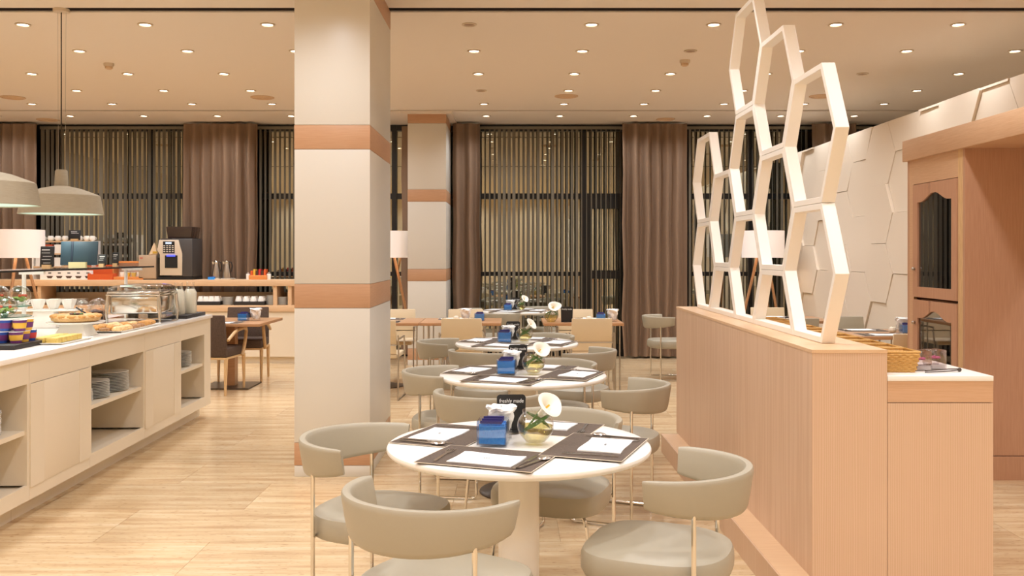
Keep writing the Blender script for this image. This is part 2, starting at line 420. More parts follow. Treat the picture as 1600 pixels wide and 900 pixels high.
def blind(x0, x1, label):
    t = thing('vertical_blind', label, 'blind', (x0, 13.36, 0), 0, 'vertical blinds along the window')
    MB().box(0, x1 - x0, -0.02, 0.02, 3.28, 3.32).build('head_rail', 'slat', t)
    n = int((x1 - x0) / 0.07)
    for i in range(n):
        inst('slat', slat_me, t, (0.035 + i * 0.07, 0, 0), (0, 0, math.radians(68 + random.uniform(-9, 9) - (26 if random.random() < .2 else 0))))
blind(xa(60, 13.3), xa(296, 13.3), 'vertical blind behind the pendant lamps and buffet')
blind(xa(394, 13.3), xa(606, 13.3), 'vertical blind just left of the big column')
blind(xa(746, 13.3), xa(978, 13.3), 'vertical blind behind the round tables')
blind(xa(1068, 13.3), xa(1272, 13.3), 'vertical blind behind the hexagon screen')
blind(xa(1334, 13.3), 6.1, 'vertical blind mostly hidden behind the hexagon wall')

# ------------------------------------------------------------------ hexagon panel wall on the right
HS, HF, HH = 0.178, 0.409, 0.3125      # slant, flat, half height
def clip(poly, axis, lim, keep_less):
    out = []
    for i in range(len(poly)):
        a, b = poly[i], poly[(i + 1) % len(poly)]
        ia = (a[axis] <= lim) == keep_less; ib = (b[axis] <= lim) == keep_less
        if ia: out.append(a)
        if ia != ib:
            t = (lim - a[axis]) / (b[axis] - a[axis]); out.append((a[0] + t * (b[0] - a[0]), a[1] + t * (b[1] - a[1])))
    return out
WX, WT, WY0, WY1 = 3.92, 2.86, 6.95, 13.0
hw = struct_empty('wall_hexagon', (WX, 0, 0))
MB().box(0.035, 0.16, WY0, WY1, 0, WT).build('wall_core', 'hexwall', hw)
def shrink(poly, d):
    c = Vector((sum(p[0] for p in poly) / len(poly), sum(p[1] for p in poly) / len(poly)))
    return [tuple(c + (Vector(p) - c) * (1 - d / max((Vector(p) - c).length, .01))) for p in poly]
for i in range(-6, 7):
    y0 = 9.62 + i * (HF + HS)
    for k in range(-4, 4):
        zc = 1.902 + k * 2 * HH + (HH if i % 2 else 0)
        poly = [(y0, zc - HH), (y0 + HF, zc - HH), (y0 + HF + HS, zc), (y0 + HF, zc + HH), (y0, zc + HH), (y0 - HS, zc)]
        for ax, lim, kl in ((1, WT, True), (1, 0.0, False), (0, WY1, True), (0, WY0, False)):
            if poly: poly = clip(poly, ax, lim, kl)
        if len(poly) < 3: continue
        poly = shrink(poly, 0.003)
        tx, tz, d = random.uniform(-.016, .016), random.uniform(-.016, .016), random.choice([0, .01, .02, .03])
        cy = sum(p[0] for p in poly) / len(poly); cz = sum(p[1] for p in poly) / len(poly); n = len(poly)
        vs = [(-d - .002 - tx * (a - cy) - tz * (b - cz) - .0, a, b) for a, b in poly] + [(0.036, a, b) for a, b in poly]
        MB().add(vs, [tuple(range(n)), tuple(range(2 * n - 1, n - 1, -1))] + [(q, (q + 1) % n, n + (q + 1) % n, n + q) for q in range(n)]).build('hexagon_panel', 'hexwall', hw, smooth=False)

# ------------------------------------------------------------------ low wooden partition, hexagon screen and side counter
PX0, PX1, PY0, PY1, PZ = 1.245, 1.556, 3.836, 7.0, 1.081
pt = thing('partition', 'low pale wood partition carrying the white hexagon screen', 'partition', (0, 0, 0))
MB().box(PX0, PX1, PY0, PY1, 0.13, PZ - .014).build('body', 'wood_v', pt)
MB().box(PX0 - .002, PX1 + .001, PY0 - .002, PY1, PZ - .014, PZ).build('top_board', 'shelf_wood', pt)
MB().box(1.118, PX1, PY0 - .02, 6.93, 0, .13).build('plinth', 'wood_v', pt)
MB().box(PX0 - .12, PX0 - .0, PY0, 6.9, .13, .132).build('plinth_top', 'shelf_wood', pt)
sc_ = thing('hexagon_screen', 'white openwork hexagon screen standing on the wooden partition', 'screen', (1.376, 0, PZ))
HD, TT = 0.060, 0.028
def ring_part(poly, name):
    n = len(poly); inner = []
    for i in range(n):
        p0, p1, p2 = Vector(poly[i - 1]), Vector(poly[i]), Vector(poly[(i + 1) % n])
        e1 = (p1 - p0).normalized(); e2 = (p2 - p1).normalized()
        n1 = Vector((-e1.y, e1.x)); n2 = Vector((-e2.y, e2.x)); b = (n1 + n2).normalized()
        inner.append(tuple(p1 + b * (TT / max(b.dot(n1), .2))))
    outer = shrink(poly, 0.0012)
    vs = [(0, a, b) for a, b in outer] + [(0, a, b) for a, b in inner] + [(HD, a, b) for a, b in outer] + [(HD, a, b) for a, b in inner]
    fs = []
    for i in range(n):
        j = (i + 1) % n
        fs += [(i, j, n + j, n + i), (2 * n + i, 3 * n + i, 3 * n + j, 2 * n + j), (i, 2 * n + i, 2 * n + j, j), (n + i, n + j, 3 * n + j, 3 * n + i)]
    MB().add(vs, fs).build(name, 'screen_white', sc_, bevel=0.0015, smooth=False, seg=1)
def hexa(c, zc):
    y0 = 4.11 + c * (HF + HS)
    return [(y0, zc - HH), (y0 + HF, zc - HH), (y0 + HF + HS, zc), (y0 + HF, zc + HH), (y0, zc + HH), (y0 - HS, zc)]
for c, ks in ((0, 2), (2, 3), (4, 2)):
    for k in range(ks): ring_part(hexa(c, HH * (1 + 2 * k)), 'hexagon_frame')
for c, ks in ((1, 2), (3, 1)):
    y0 = 4.11 + c * (HF + HS)
    ring_part([(y0 - HS, 0.0), (y0 + HF + HS, 0.0), (y0 + HF, HH), (y0, HH)], 'half_hexagon_frame')
    for k in range(ks): ring_part(hexa(c, HH * (2 + 2 * k)), 'hexagon_frame')
CX1, CZ = 1.996, 0.973
ct = thing('side_counter', 'wooden side counter with white top behind the partition', 'counter', (0, 0, 0))
MB().box(PX1 + .002, CX1, PY0, 6.9, 0.08, 0.86).build('body', 'wood_v', ct)
MB().box(PX1 + .002, CX1, PY0, 6.9, 0.863, CZ - .022).build('top_rail', 'wood_hx', ct)
MB().box(PX1 + .002, CX1, PY0 - .004, 6.9, CZ - .022, CZ).build('worktop', 'table_white', ct, bevel=.002)
MB().box(PX1 + .002, CX1 + .0, PY0 - .015, 6.9, 0, .08).build('plinth', 'wood_v', ct)
bk = None
for k in range(12):
    y = 3.93 + k * 0.18
    if bk is None:
        bk = thing('wicker_basket', '', 'basket')
        w0, w1, l0, l1, h = .070, .085, .066, .080, .088
        def rect(wx, ly, z): return [(-wx, -ly, z), (wx, -ly, z), (wx, ly, z), (-wx, ly, z)]
        mb = MB().add(rect(w0 - .004, l0 - .004, .004), [(0, 1, 2, 3)])
        for q in range(9):
            f = q / 9; wx, ly, z = w0 + (w1 - w0) * f, l0 + (l1 - l0) * f, .006 + (h - .008) * f; pts = []
            for (ax, ay), (bx, by) in (((-1, -1), (1, -1)), ((1, -1), (1, 1)), ((1, 1), (-1, 1)), ((-1, 1), (-1, -1))):
                for u in range(10):
                    uu = u / 10; wv = .0025 * (1 if (u + q) % 2 else -1)
                    pts.append(((ax + (bx - ax) * uu) * (wx + (wv if ax == bx else 0)), (ay + (by - ay) * uu) * (ly + (wv if ay == by else 0)), z))
            mb.tube(pts + [pts[0]], .0058, 5)
        mb.build('woven_body', 'wicker', bk)
        MB().tube([(-w1, -l1, h), (w1, -l1, h), (w1, l1, h), (-w1, l1, h), (-w1, -l1, h)], .006, 6).build('rim', 'wicker', bk)
        b = bk
    else: b = copy_tree(bk)
    b.location = (1.648, y + .08, CZ)
    nm = ['nearest', 'second', 'third', 'fourth', 'fifth', 'sixth', 'seventh', 'eighth', 'ninth', 'tenth', 'eleventh', 'farthest'][k]
    tag(b, f'{nm} small wicker basket in the row on the side counter', 'basket', 'wicker baskets on the side counter')
for px, py, l in ((1437, 578, 'square glass vase with pink orchid, beside the nearest basket'), (1460, 576, 'square glass vase with pink orchid, farther from the baskets')):
    p = at(px, py, CZ); t = thing('orchid_vase', l, 'vase', p, 0.15, 'glass cubes with orchids'); s = .036
    MB().box(-s, s, -s, s, 0, .085).build('glass_cube', 'cube_glass', t, bevel=.004)
    MB().box(-s + .005, s - .005, -s + .005, s - .005, .004, .02).build('pebble_bed', 'pebble', t)
    fm = MB()
    for q in range(5):
        a = q * 2 * PI / 5; fm.ball((.015 * math.cos(a), .015 * math.sin(a), .05), .013, .013, .006, 8, 4)
    fm.ball((0, 0, .052), .008, n=8, m=4).build('orchid', 'magenta', t)
p = at(1500, 581, CZ)
t = thing('tongs', 'thin steel tongs lying on the white side counter', 'tongs', p, 0.9)
MB().tube([(-.16, .1, .006), (-.05, .03, .006), (0, 0, .008)], .0025, 6).build('arm', 'base_metal', t)
MB().tube([(-.16, .1, .012), (-.05, .034, .014), (0, 0.006, .012)], .0025, 6).build('arm', 'base_metal', t)
MB().ball((0, 0.002, .009), .009, n=8, m=5).build('tip', 'base_metal', t)

# ------------------------------------------------------------------ wooden display cabinet with canopy
KX, KY0, KY1, KZ = 2.964, 6.05, 6.93, 2.17
kb = thing('display_cabinet', 'tall wooden display cabinet with arched glass doors and canopy', 'cabinet', (KX, KY0, 0))
D = KY1 - KY0
MB().box(0.0, .8, 0, .03, 0.16, KZ).build('side_panel', 'wood_dark', kb)
MB().box(0.0, .8, -.008, .03, 0.0, .155).build('side_plinth', 'wood_dark', kb)
MB().ball((.06, -.02, .06), .02, n=12, m=8).build('door_stop', 'bottle_dark', kb)
MB().box(0.0, .8, D - .03, D, 0, KZ).build('side_panel', 'wood_dark', kb)
MB().box(.77, .8, .03, D - .03, 0, KZ).build('back_panel', 'wood_dark', kb)
MB().box(0.0, .025, .03, .095, 0, KZ).build('face_stile', 'wood_pale', kb)
MB().box(0.0, .025, D - .105, D - .03, 0, KZ).build('face_stile', 'wood_h', kb)
MB().box(0.0, .025, .095, D - .105, 1.99, KZ).build('face_rail', 'wood_h', kb)
MB().box(0.0, .025, .095, D - .105, 0, .30).build('face_rail', 'wood_h', kb)
MB().box(0.03, .77, .03, D - .03, .27, .30).build('floor_board', 'wood_dark', kb)
for z in (1.13, 1.52): MB().box(0.05, .77, .03, D - .03, z, z + .02).build('inner_shelf', 'wood_dark', kb)
def cab_door(y0, y1, z0, z1, st):
    d = thing('door', '', '', (0.004, 0, 0)); del d['label']; del d['category']; d.parent = kb
    fm = MB().box(-.012, .014, y0, y0 + st, z0, z1).box(-.012, .014, y1 - st, y1, z0, z1).box(-.012, .014, y0 + st, y1 - st, z0, z0 + st)
    a, b = y0 + st, y1 - st; n = 16
    low = []
    for i in range(n + 1):
        u = i / n; h = 0.5 - 0.5 * math.cos(2 * PI * min(max((u - .08) / .84, 0), 1)); low.append((a + (b - a) * u, z1 - st * 1.75 + st * .8 * h))
    for i in range(n):
        (ya, za_), (yb, zb) = low[i], low[i + 1]
        fm.prism([(ya, za_), (yb, zb), (yb, z1), (ya, z1)], -.012, .014, 'x')
    fm.build('door_frame', 'wood_dark', d)
    MB().box(0, .004, a - .005, b + .005, z0 + st - .005, z1 - st * .8).build('glass_pane', 'dark_glass', d, smooth=False)
    MB().ball((-.026, y1 - st * .5, z0 + (z1 - z0) * (.25 if z0 > 1 else .8)), .013, n=10, m=6).build('knob', 'steel', d)
cab_door(.10, D - .11, 1.165, 1.985, .075)
cab_door(.10, D - .11, .305, 1.145, .075)
for k, (y, z, c) in enumerate([(.22, 1.54, 'bottle_dark'), (.36, 1.54, 'glass'), (.48, 1.54, 'bottle_dark'), (.60, 1.54, 'glass'), (.25, 1.15, 'glass'), (.42, 1.15, 'bottle_dark'), (.56, 1.15, 'glass')]):
    o = MB().lathe([(.032, 0), (.034, .1), (.03, .14), (.012, .17), (.012, .22), (0.0001, .22)], 14).build('bottle', c, loc=(KX + .3, KY0 + y, z))
    tag(o, f"{'dark' if c != 'glass' else 'clear'} bottle on the {'upper' if z > 1.3 else 'lower'} shelf behind cabinet glass, {['first', 'second', 'third', 'fourth'][k % 4]} from the near side", 'bottle', 'bottles in the display cabinet')
MB().box(-.028, .95, -1.75, D + .03, KZ, KZ + .155).build('canopy', 'wood_h', kb, bevel=.003)
MB().box(0, .8, -1.72, -1.66, 0, KZ).build('canopy_side', 'wood_dark', kb)

# ------------------------------------------------------------------ chairs
def barrel_chair():
    t = thing('tub_chair', '', 'chair'); R, th = 0.277, 0.036; rows = []; N = 30; A = math.radians(92)
    for i in range(N + 1):
        u = -1 + 2 * i / N; a = u * A; au = abs(u)
        zb = .603 + .042 * au ** 2.2; zt = .752 - .006 * au; hh = (zt - zb) / 2; zc = (zt + zb) / 2
        e = 1.0
        if au > .93: e = math.sqrt(max(0, 1 - ((au - .93) / .07) ** 2)) * .55 + .45
        ring = []
        for k in range(16):
            q = 2 * PI * k / 16; cx, sy = math.cos(q), math.sin(q)
            dx = math.copysign(abs(cx) ** .55, cx) * th / 2 * (e if e < 1 else 1); dz = math.copysign(abs(sy) ** .32, sy) * hh * (1 - .10 * (1 - e))
            lean = -.012 * (dz / hh) * -1
            r = R + dx + .012 * dz / hh
            ring.append((r * math.sin(a), -r * math.cos(a), zc + dz))
        rows.append(ring)
    mb = MB().grid(rows, closed=True); mb.add(rows[0], [tuple(range(16))]); mb.add(rows[-1], [tuple(range(15, -1, -1))])
    mb.build('backrest', 'leather', t)
    ol = []
    for k in range(40):
        q = 2 * PI * k / 40; c, s = math.cos(q), math.sin(q); n = 2.0 / (3.6 if s > 0 else 2.5)
        ol.append((math.copysign(abs(c) ** n, c) * .25, math.copysign(abs(s) ** n, s) * .255 + .02))
    rr = []
    for f, z in ((.90, .372), (.965, .378), (.995, .395), (1, .42), (.995, .445), (.97, .460), (.90, .468), (.6, .474), (.25, .476), (.001, .476)):
        rr.append([(x * f, y * f, z) for x, y in ol])
    mb = MB().grid(rr, closed=True); mb.add(rr[0], [tuple(range(39, -1, -1))]); mb.build('seat', 'leather', t)
    for s in (-1, 1):
        x = s * .235
        MB().tube([(x, -.145, .66), (x, -.145, .03), (x, -.14, .014), (x, -.12, .009)], .0085, 8).build('leg', 'chrome', t)
        MB().tube([(s * .17, .17, .378), (s * .19, .19, .36), (s * .2, .195, .33), (x, .2, .03), (x, .195, .014), (x, .175, .009)], .0085, 8).build('leg', 'chrome', t)
        MB().tube([(x, -.12, .009), (x, .175, .009)], .0085, 8).build('floor_rail', 'chrome', t)
    MB().tube([(-.235, -.145, .39), (.235, -.145, .39)], .007, 8).build('seat_bar', 'chrome', t)
    return t
pc = barrel_chair(); pc_used = [0]
def chair(x, y, fx, fy, label, group):
    o = pc if not pc_used[0] else copy_tree(pc); pc_used[0] = 1
    o.location = (x, y, 0); o.rotation_euler = (0, 0, math.atan2(-fx, fy)); tag(o, label, 'chair', group)
G = 'taupe leather tub chairs'
NT = ['nearest round table', 'second round table', 'third round table', 'round table by the window']
for k, four in enumerate([[(-.55, 3.73, .94, -.34), (-.23, 2.91, .53, .85), (.538, 3.255, -.93, .37), (.19, 4.13, -.34, -.94)],
                          [(-.39, 5.82, .97, -.1), (-.12, 4.955, .37, .93), (.596, 5.247, -.927, .375), (.27, 6.215, -.42, -.9)],
                          [(-.50, 7.78, .97, -.1), (-.188, 7.07, .37, .93), (.5, 7.085, -.907, .42), (.26, 8.30, -.4, -.9)],
                          [(-.42, 12.3, .95, 0), (-.18, 11.6, .3, .95), (.62, 11.82, -.85, .5), (.40, 12.66, -.6, -.8)]]):
    for (x, y, fx, fy), pos in zip(four, ('at the left side of', 'in front of', 'at the right side of', 'on the far side of')):
        chair(x, y, fx, fy, f'taupe leather tub chair {pos} the {NT[k]}', G)
chair(1.85, 11.0, .97, .1, 'taupe leather tub chair alone beside the wide curtain', G)

def square_chair(m):
    t = thing('dining_chair', '', 'chair')
    mb = MB()
    for (z0, y0), (z1, y1) in (((.56, -.2), (.81, -.245)),):
        mb.add([(-.215, y0 - .012, z0), (.215, y0 - .012, z0), (.215, y0 + .014, z0), (-.215, y0 + .014, z0), (-.21, y1 - .012, z1), (.21, y1 - .012, z1), (.21, y1 + .012, z1), (-.21, y1 + .012, z1)],
               [(0, 3, 2, 1), (4, 5, 6, 7), (0, 1, 5, 4), (1, 2, 6, 5), (2, 3, 7, 6), (3, 0, 4, 7)])
    mb.build('backrest', m, t, bevel=.008)
    MB().box(-.22, .22, -.2, .23, .42, .47).build('seat', m, t, bevel=.016)
    MB().add([(-.21, -.205, .47), (.21, -.205, .47), (.21, -.185, .47), (-.21, -.185, .47), (-.21, -.215, .55), (.21, -.215, .55), (.21, -.195, .55), (-.21, -.195, .55)],
             [(0, 3, 2, 1), (4, 5, 6, 7), (0, 1, 5, 4), (1, 2, 6, 5), (2, 3, 7, 6), (3, 0, 4, 7)]).build('lower_back', m, t)
    MB().tube([(-.215, -.212, .555), (.215, -.212, .555)], .007, 6).build('back_rod', 'steel', t)
    for s in (-1, 1):
        x = s * .232
        MB().tube([(x, -.24, .008), (x, -.2, .45), (x, -.225, .66)], .009, 6).build('leg', 'steel', t)
        MB().tube([(x, .2, .008), (x, .17, .45), (x, .14, .62)], .009, 6).build('leg', 'steel', t)
        MB().tube([(x, -.222, .62), (x, .14, .62)], .011, 6).build('armrest', 'steel', t)
        MB().tube([(x, -.24, .008), (x, .2, .008)], .008, 6).build('floor_rail', 'steel', t)
    return t
protos = {}
def sq(x, y, ang, label, m='leather_cream', group='square-backed dining chairs'):
    if m not in protos: o = protos[m] = square_chair(m)
    else: o = copy_tree(protos[m])
    o.location = (x, y, 0); o.rotation_euler = (0, 0, ang); tag(o, label, 'chair', group)
sq(xa(721, 9.6), 9.85, 0, 'cream square-backed chair in front of the wooden table left of the round tables')
sq(xa(924, 9.6), 9.85, 0.03, 'cream square-backed chair in front of the wooden table right of the round tables')
sq(xa(740, 11.1) - .1, 10.98, PI, 'cream square-backed chair behind the wooden table left of the round tables')
sq(xa(900, 11.1), 10.98, PI, 'cream square-backed chair behind the wooden table right of the round tables')
sq(xa(620, 11.1), 10.98, PI, 'cream square-backed chair behind the wooden table by the big column')
sq(xa(592, 9.5) , 9.55, -.05, 'cream square-backed chair half hidden by the big column', 'leather_cream')
sq(3.4, 7.98, 0, 'cream square-backed chair in front of the table by the display cabinet')
sq(3.2, 11.35, PI, 'cream square-backed chair behind the farther table along the hexagon wall')
sq(3.55, 9.66, PI, 'taupe square-backed chair between the two tables along the hexagon wall', 'leather')

def arm_chair():
    t = thing('armchair', '', 'chair')
    mb = MB(); y0, y1 = -.24, -.29
    mb.add([(-.25, y0 - .03, .40), (.25, y0 - .03, .40), (.25, y0 + .03, .40), (-.25, y0 + .03, .40), (-.24, y1 - .025, .84), (.24, y1 - .025, .84), (.24, y1 + .02, .84), (-.24, y1 + .02, .84)],
           [(0, 3, 2, 1), (4, 5, 6, 7), (0, 1, 5, 4), (1, 2, 6, 5), (2, 3, 7, 6), (3, 0, 4, 7)]).build('backrest', 'suede', t, bevel=.012)
    MB().box(-.25, .25, -.25, .25, .395, .49).build('seat', 'suede', t, bevel=.02)
    MB().box(-.25, .25, -.27, .25, .375, .396).build('seat_frame', 'wood_pale', t)
    for s in (-1, 1):
        x = s * .24
        for y, yy in ((-.25, -.27), (.22, .235)):
            MB().tube([(x, y, .39), (x, yy, .0)], [.022, .013], 8).build('leg', 'wood_pale', t)
        x = s * .265
        MB().tube([(x, .12, .385), (x, .17, .46), (x, .215, .56), (x, .235, .64), (x, .215, .672), (x, .15, .678), (x, .02, .668), (x, -.1, .64), (x, -.2, .60), (x, -.26, .575)], [.02, .02, .019, .018, .02, .02, .019, .018, .017, .015], 8).build('armrest', 'wood_pale', t)
    return t
ac = arm_chair(); ac.location = (-3.2, 9.93, 0); ac.rotation_euler = (0, 0, -.1)
tag(ac, 'dark suede armchair with pale wood arms, near side of table behind the buffet', 'chair', 'suede armchairs')
a2 = copy_tree(ac); a2.location = (-3.15, 10.86, 0); a2.rotation_euler = (0, 0, PI + .1)
tag(a2, 'dark suede armchair on the far side of the table behind the buffet', 'chair', 'suede armchairs')

# ------------------------------------------------------------------ tables
TZ_ = 0.733
def round_table(x, y, R, label):
    t = thing('round_table', label, 'table', (x, y, 0), 0, 'round white pedestal tables')
    MB().lathe([(0.0001, .698), (R - .05, .698), (R - .012, .702), (R - .002, .712), (R, .719), (R - .003, .727), (R - .012, .7325), (R - .05, .733), (0.0001, .733)], 72).build('table_top', 'table_white', t)
    MB().lathe([(.081, .02), (.081, .698)], 36).build('pedestal', 'table_white', t)
    MB().lathe([(.27, 0), (.27, .008), (.262, .014), (.085, .02)], 48).build('base', 'base_metal', t)
TABLES = [(.027, 3.66, .52), (.068, 5.765, .52), (.04, 7.82, .52), (.05, 12.2, .47)]
for (x, y, R), l in zip(TABLES, ('large round white pedestal table nearest the camera', 'round white pedestal table, second from the front', 'round white pedestal table, third from the front', 'round white pedestal table farthest back at the window')):
    round_table(x, y, R, l)

# flatware, shared meshes
fork_me = None
def fork_mesh():
    mb = MB().box(-.0045, .0045, -.10, .02, 0, .0025).prism([(-.0045, .02), (.0045, .02), (.012, .05), (-.012, .05)], .0, .0025)
    for k in range(4):
        x = -.012 + k * .0064; mb.box(x, x + .0042, .05, .092, 0, .0025)
    return mb.mesh('fork', 'cutlery', smooth=False)
def knife_mesh():
    return MB().box(-.0055, .0055, -.11, .0, 0, .004).prism([(-.006, 0), (.006, 0), (.009, .03), (.008, .08), (0, .105), (-.005, .09)], 0, .002).mesh('knife', 'cutlery', smooth=False)
def spoon_mesh():
    return MB().box(-.004, .004, -.10, .035, .001, .0035).ball((0, .058, .004), .018, .028, .004, 14, 6).mesh('spoon', 'cutlery')
FORK, KNIFE, SPOON = fork_mesh(), knife_mesh(), spoon_mesh()
MAT_ = MB().box(-.22, .22, -.155, .155, 0, .0018).mesh('placemat', 'placemat', smooth=False)
EDGE = MB().box(-.222, .222, -.157, -.155, 0, .0022).box(-.222, .222, .155, .157, 0, .0022).box(-.222, -.22, -.155, .155, 0, .0022).box(.22, .222, -.155, .155, 0, .0022).mesh('edge_binding', 'mat_edge', smooth=False)
def napkin_mesh():
    rows = []
    for j in range(9):
        v = j / 8; rows.append([(-.122 + .244 * u / 8 + .004 * math.sin(v * 3), -.082 + .164 * v + .003 * math.sin(u * .7), .0035 + .0028 * max(0, math.sin(u * .8 + 1.0)) * v) for u in range(9)])
    base = [[(x, y, 0.0) for x, y, z in r] for r in rows]
    mb = MB().grid(rows); mb.grid([base[0], rows[0]]); mb.grid([base[-1], rows[-1]]); mb.grid([[b[0] for b in base], [r[0] for r in rows]]); mb.grid([[b[-1] for b in base], [r[-1] for r in rows]])
    return mb.mesh('napkin', 'paper')
NAP = napkin_mesh()
MARK = MB().box(-.012, -.006, -.004, .004, 0, .0004).box(-.003, .003, -.004, .004, 0, .0004).box(.006, .012, -.004, .004, 0, .0004).mesh('printed_mark', 'ink', smooth=False)
def text_mesh(s, size, m, spacing=1.0):
    c = bpy.data.curves.new('t', 'FONT'); c.body = s; c.size = size; c.align_x = 'CENTER'; c.extrude = .0004; c.offset = .0001; c.space_character = spacing; c.shear = 0.12
    o = bpy.data.objects.new('t', c); COL.objects.link(o); bpy.context.view_layer.update()
    me = bpy.data.meshes.new_from_object(o.evaluated_get(bpy.context.evaluated_depsgraph_get())); bpy.data.objects.remove(o)
    me.materials.clear(); me.materials.append(M[m]); return me
FRESH = text_mesh('freshly made', .0215, 'chalk')
def setting(cx, cy, ang, z, where, side, n=0, full=True, scale=1.0):
    """one place: mat, napkin, fork, knife, spoon; ang = direction (radians) the diner faces, 0 = +Y"""
    R_ = Matrix.Rotation(ang, 4, 'Z'); c = Vector((cx, cy, z))
    def put(dx, dy, dz): return c + R_ @ Vector((dx, dy, 0)) + Vector((0, 0, dz))
    m = thing('placemat', f'brown woven placemat at the {side} place of the {where}', 'placemat', put(0, 0, n * .002 + .0002), ang, 'woven placemats')
    inst('woven_sheet', MAT_, m); inst('edge_binding', EDGE, m)
    z1 = n * .002 + .0026
    np_ = inst('napkin', NAP, None, put(.01, -.035, z1), (0, 0, ang + random.uniform(-.12, .12)))
    tag(np_, f'white paper napkin at the {side} place of the {where}', 'napkin', 'folded paper napkins')
    inst('printed_mark', MARK, np_, (0, .0, .0066))
    if not full: return
    for nm, me, dx, a in (('fork', FORK, -.165, .1), ('knife', KNIFE, .155, -.06), ('spoon', SPOON, .188, -.12)):
        o = inst(nm, me, None, put(dx, -.02, z1), (0, 0, ang + a + random.uniform(-.12, .12))); o.scale = (1.25, 1.08, 1.6)
        tag(o, f'steel {nm} at the {side} place of the {where}', nm, 'table cutlery')

def sugar_box(x, y, z, label, s=1.0, rz=-.1):
    t = thing('sugar_box', label, 'sugar box', (x, y, z), rz, 'acrylic boxes of blue sugar sachets'); a, h = .058 * s, .092 * s
    MB().box(-a, a, -a, a, 0, .004).box(-a, -a + .003, -a, a, .004, h).box(a - .003, a, -a, a, .004, h).box(-a + .003, a - .003, -a, -a + .003, .004, h).box(-a + .003, a - .003, a - .003, a, .004, h).build('acrylic_case', 'acrylic', t, smooth=False)
    for k in range(7):
        yy = -a + .012 + k * (2 * a - .024) / 6
        mb = MB().box(-a + .008, a - .008, yy - .0045, yy + .0045, .005, h * (.80 + .06 * (k % 2)))
        mb.xform(Matrix.Rotation(random.uniform(-.04, .04), 4, 'Y')).build('sachet', 'blue', t, smooth=False)
    for k in range(5):
        yy = -a + .02 + k * .02 * s
        MB().box(-a + .012 + .004 * k, a - .02, yy - .003, yy + .003, h * .88, h * (1.0 + .06 * (k % 3))).build('sachet', 'navy', t, smooth=False)
def tissue_box(x, y, z, label, s=1.0):
    t = thing('tissue_holder', label, 'tissue holder', (x, y, z), .1, 'holders of white paper tissues'); a = .045 * s
    MB().box(-a, a, -a, a, 0, .07 * s).build('acrylic_case', 'acrylic', t)
    rnd = random.Random(int(y * 100)); mb = MB(); n, m = 22, 10; rows = []
    for i in range(m + 1):
        v = i / m; r0 = (.03 + .035 * math.sin(v * PI * .62)) * s
        zz = (.02 + .125 * math.sin(v * PI * .5)) * s
        if i == m: r0 = .004
        rows.append([(r0 * (1 + .16 * math.sin(5 * q + i)) * math.cos(2 * PI * q / n), r0 * (1 + .16 * math.cos(7 * q + i)) * math.sin(2 * PI * q / n), zz + rnd.uniform(-.006, .006) * s) for q in range(n)])
    mb.grid(rows, closed=True); mb.add(rows[0], [tuple(range(n))]); mb.build('crumpled_tissue', 'paper', t, smooth=False)
def vase(x, y, z, label, s=1.0, rz=0.0):
    t = thing('lily_vase', label, 'vase', (x, y, z), rz, 'glass bowls with calla lilies'); r = .072 * s
    prof = [(.035 * s, .001)] + [(r * math.sin(a), r * (1 - math.cos(a)) * .93) for a in [PI * q / 16 for q in range(4, 13)]] + [(.053 * s, .128 * s)]
    MB().open_lathe(prof, 28).build('glass_bowl', 'glass', t)
    MB().lathe([(.034 * s, .004)] + [(r * .94 * math.sin(a), r * (1 - math.cos(a)) * .93) for a in [PI * q / 16 for q in range(5, 9)]] + [(0.0001, .068 * s)], 24).build('water', 'water', t)
    for a0, m_ in ((.3, 1), (1.9, -1), (3.6, 1)):
        pts = [Vector((r * .88 * math.cos(a0 + m_ * q * .35), r * .88 * math.sin(a0 + m_ * q * .35), (.05 + .012 * q) * s)) for q in range(6)]
        rows = [[p + Vector((0, 0, -.009 * s * math.sin(PI * (i + .6) / 6.2))), p + Vector((0, 0, .009 * s * math.sin(PI * (i + .6) / 6.2)))] for i, p in enumerate(pts)]
        MB().grid(rows).build('leaf', 'leaf', t)
    MB().tube([(-.045 * s, .01, .03 * s), (-.02 * s, .0, .075 * s), (.012 * s, -.005, .118 * s), (.03 * s, -.005, .14 * s)], .0045 * s, 8).build('stem', 'leaf', t)
    rows = []; n = 28
    for i in range(13):
        v = i / 12; rr = (.007 + .011 * v + .034 * v ** 3.2) * s; row = []
        for k in range(n + 1):
            a = 2 * PI * k / n; up = .5 + .5 * math.cos(a); tip = .016 * s * v ** 4 * max(0, math.cos(a)) ** 4
            row.append((rr * (1 + .25 * v * up) * math.cos(a) + tip, rr * 1.05 * math.sin(a), (.078 * v - .020 * v ** 6 * (1 - up) - .006 * v ** 8) * s))
        rows.append(row)
    mx = Matrix.Translation((.012 * s, -.01, .112 * s)) @ Vector((.62, -.42, .66)).to_track_quat('Z', 'Y').to_matrix().to_4x4() @ Matrix.Rotation(.15, 4, 'Z')
    MB().grid(rows).xform(mx).build('calla_flower', 'calla', t)
    MB().tube([(0, 0, .01 * s), (0, 0, .06 * s)], .004 * s, 8).xform(mx).build('spadix', 'yellow', t)
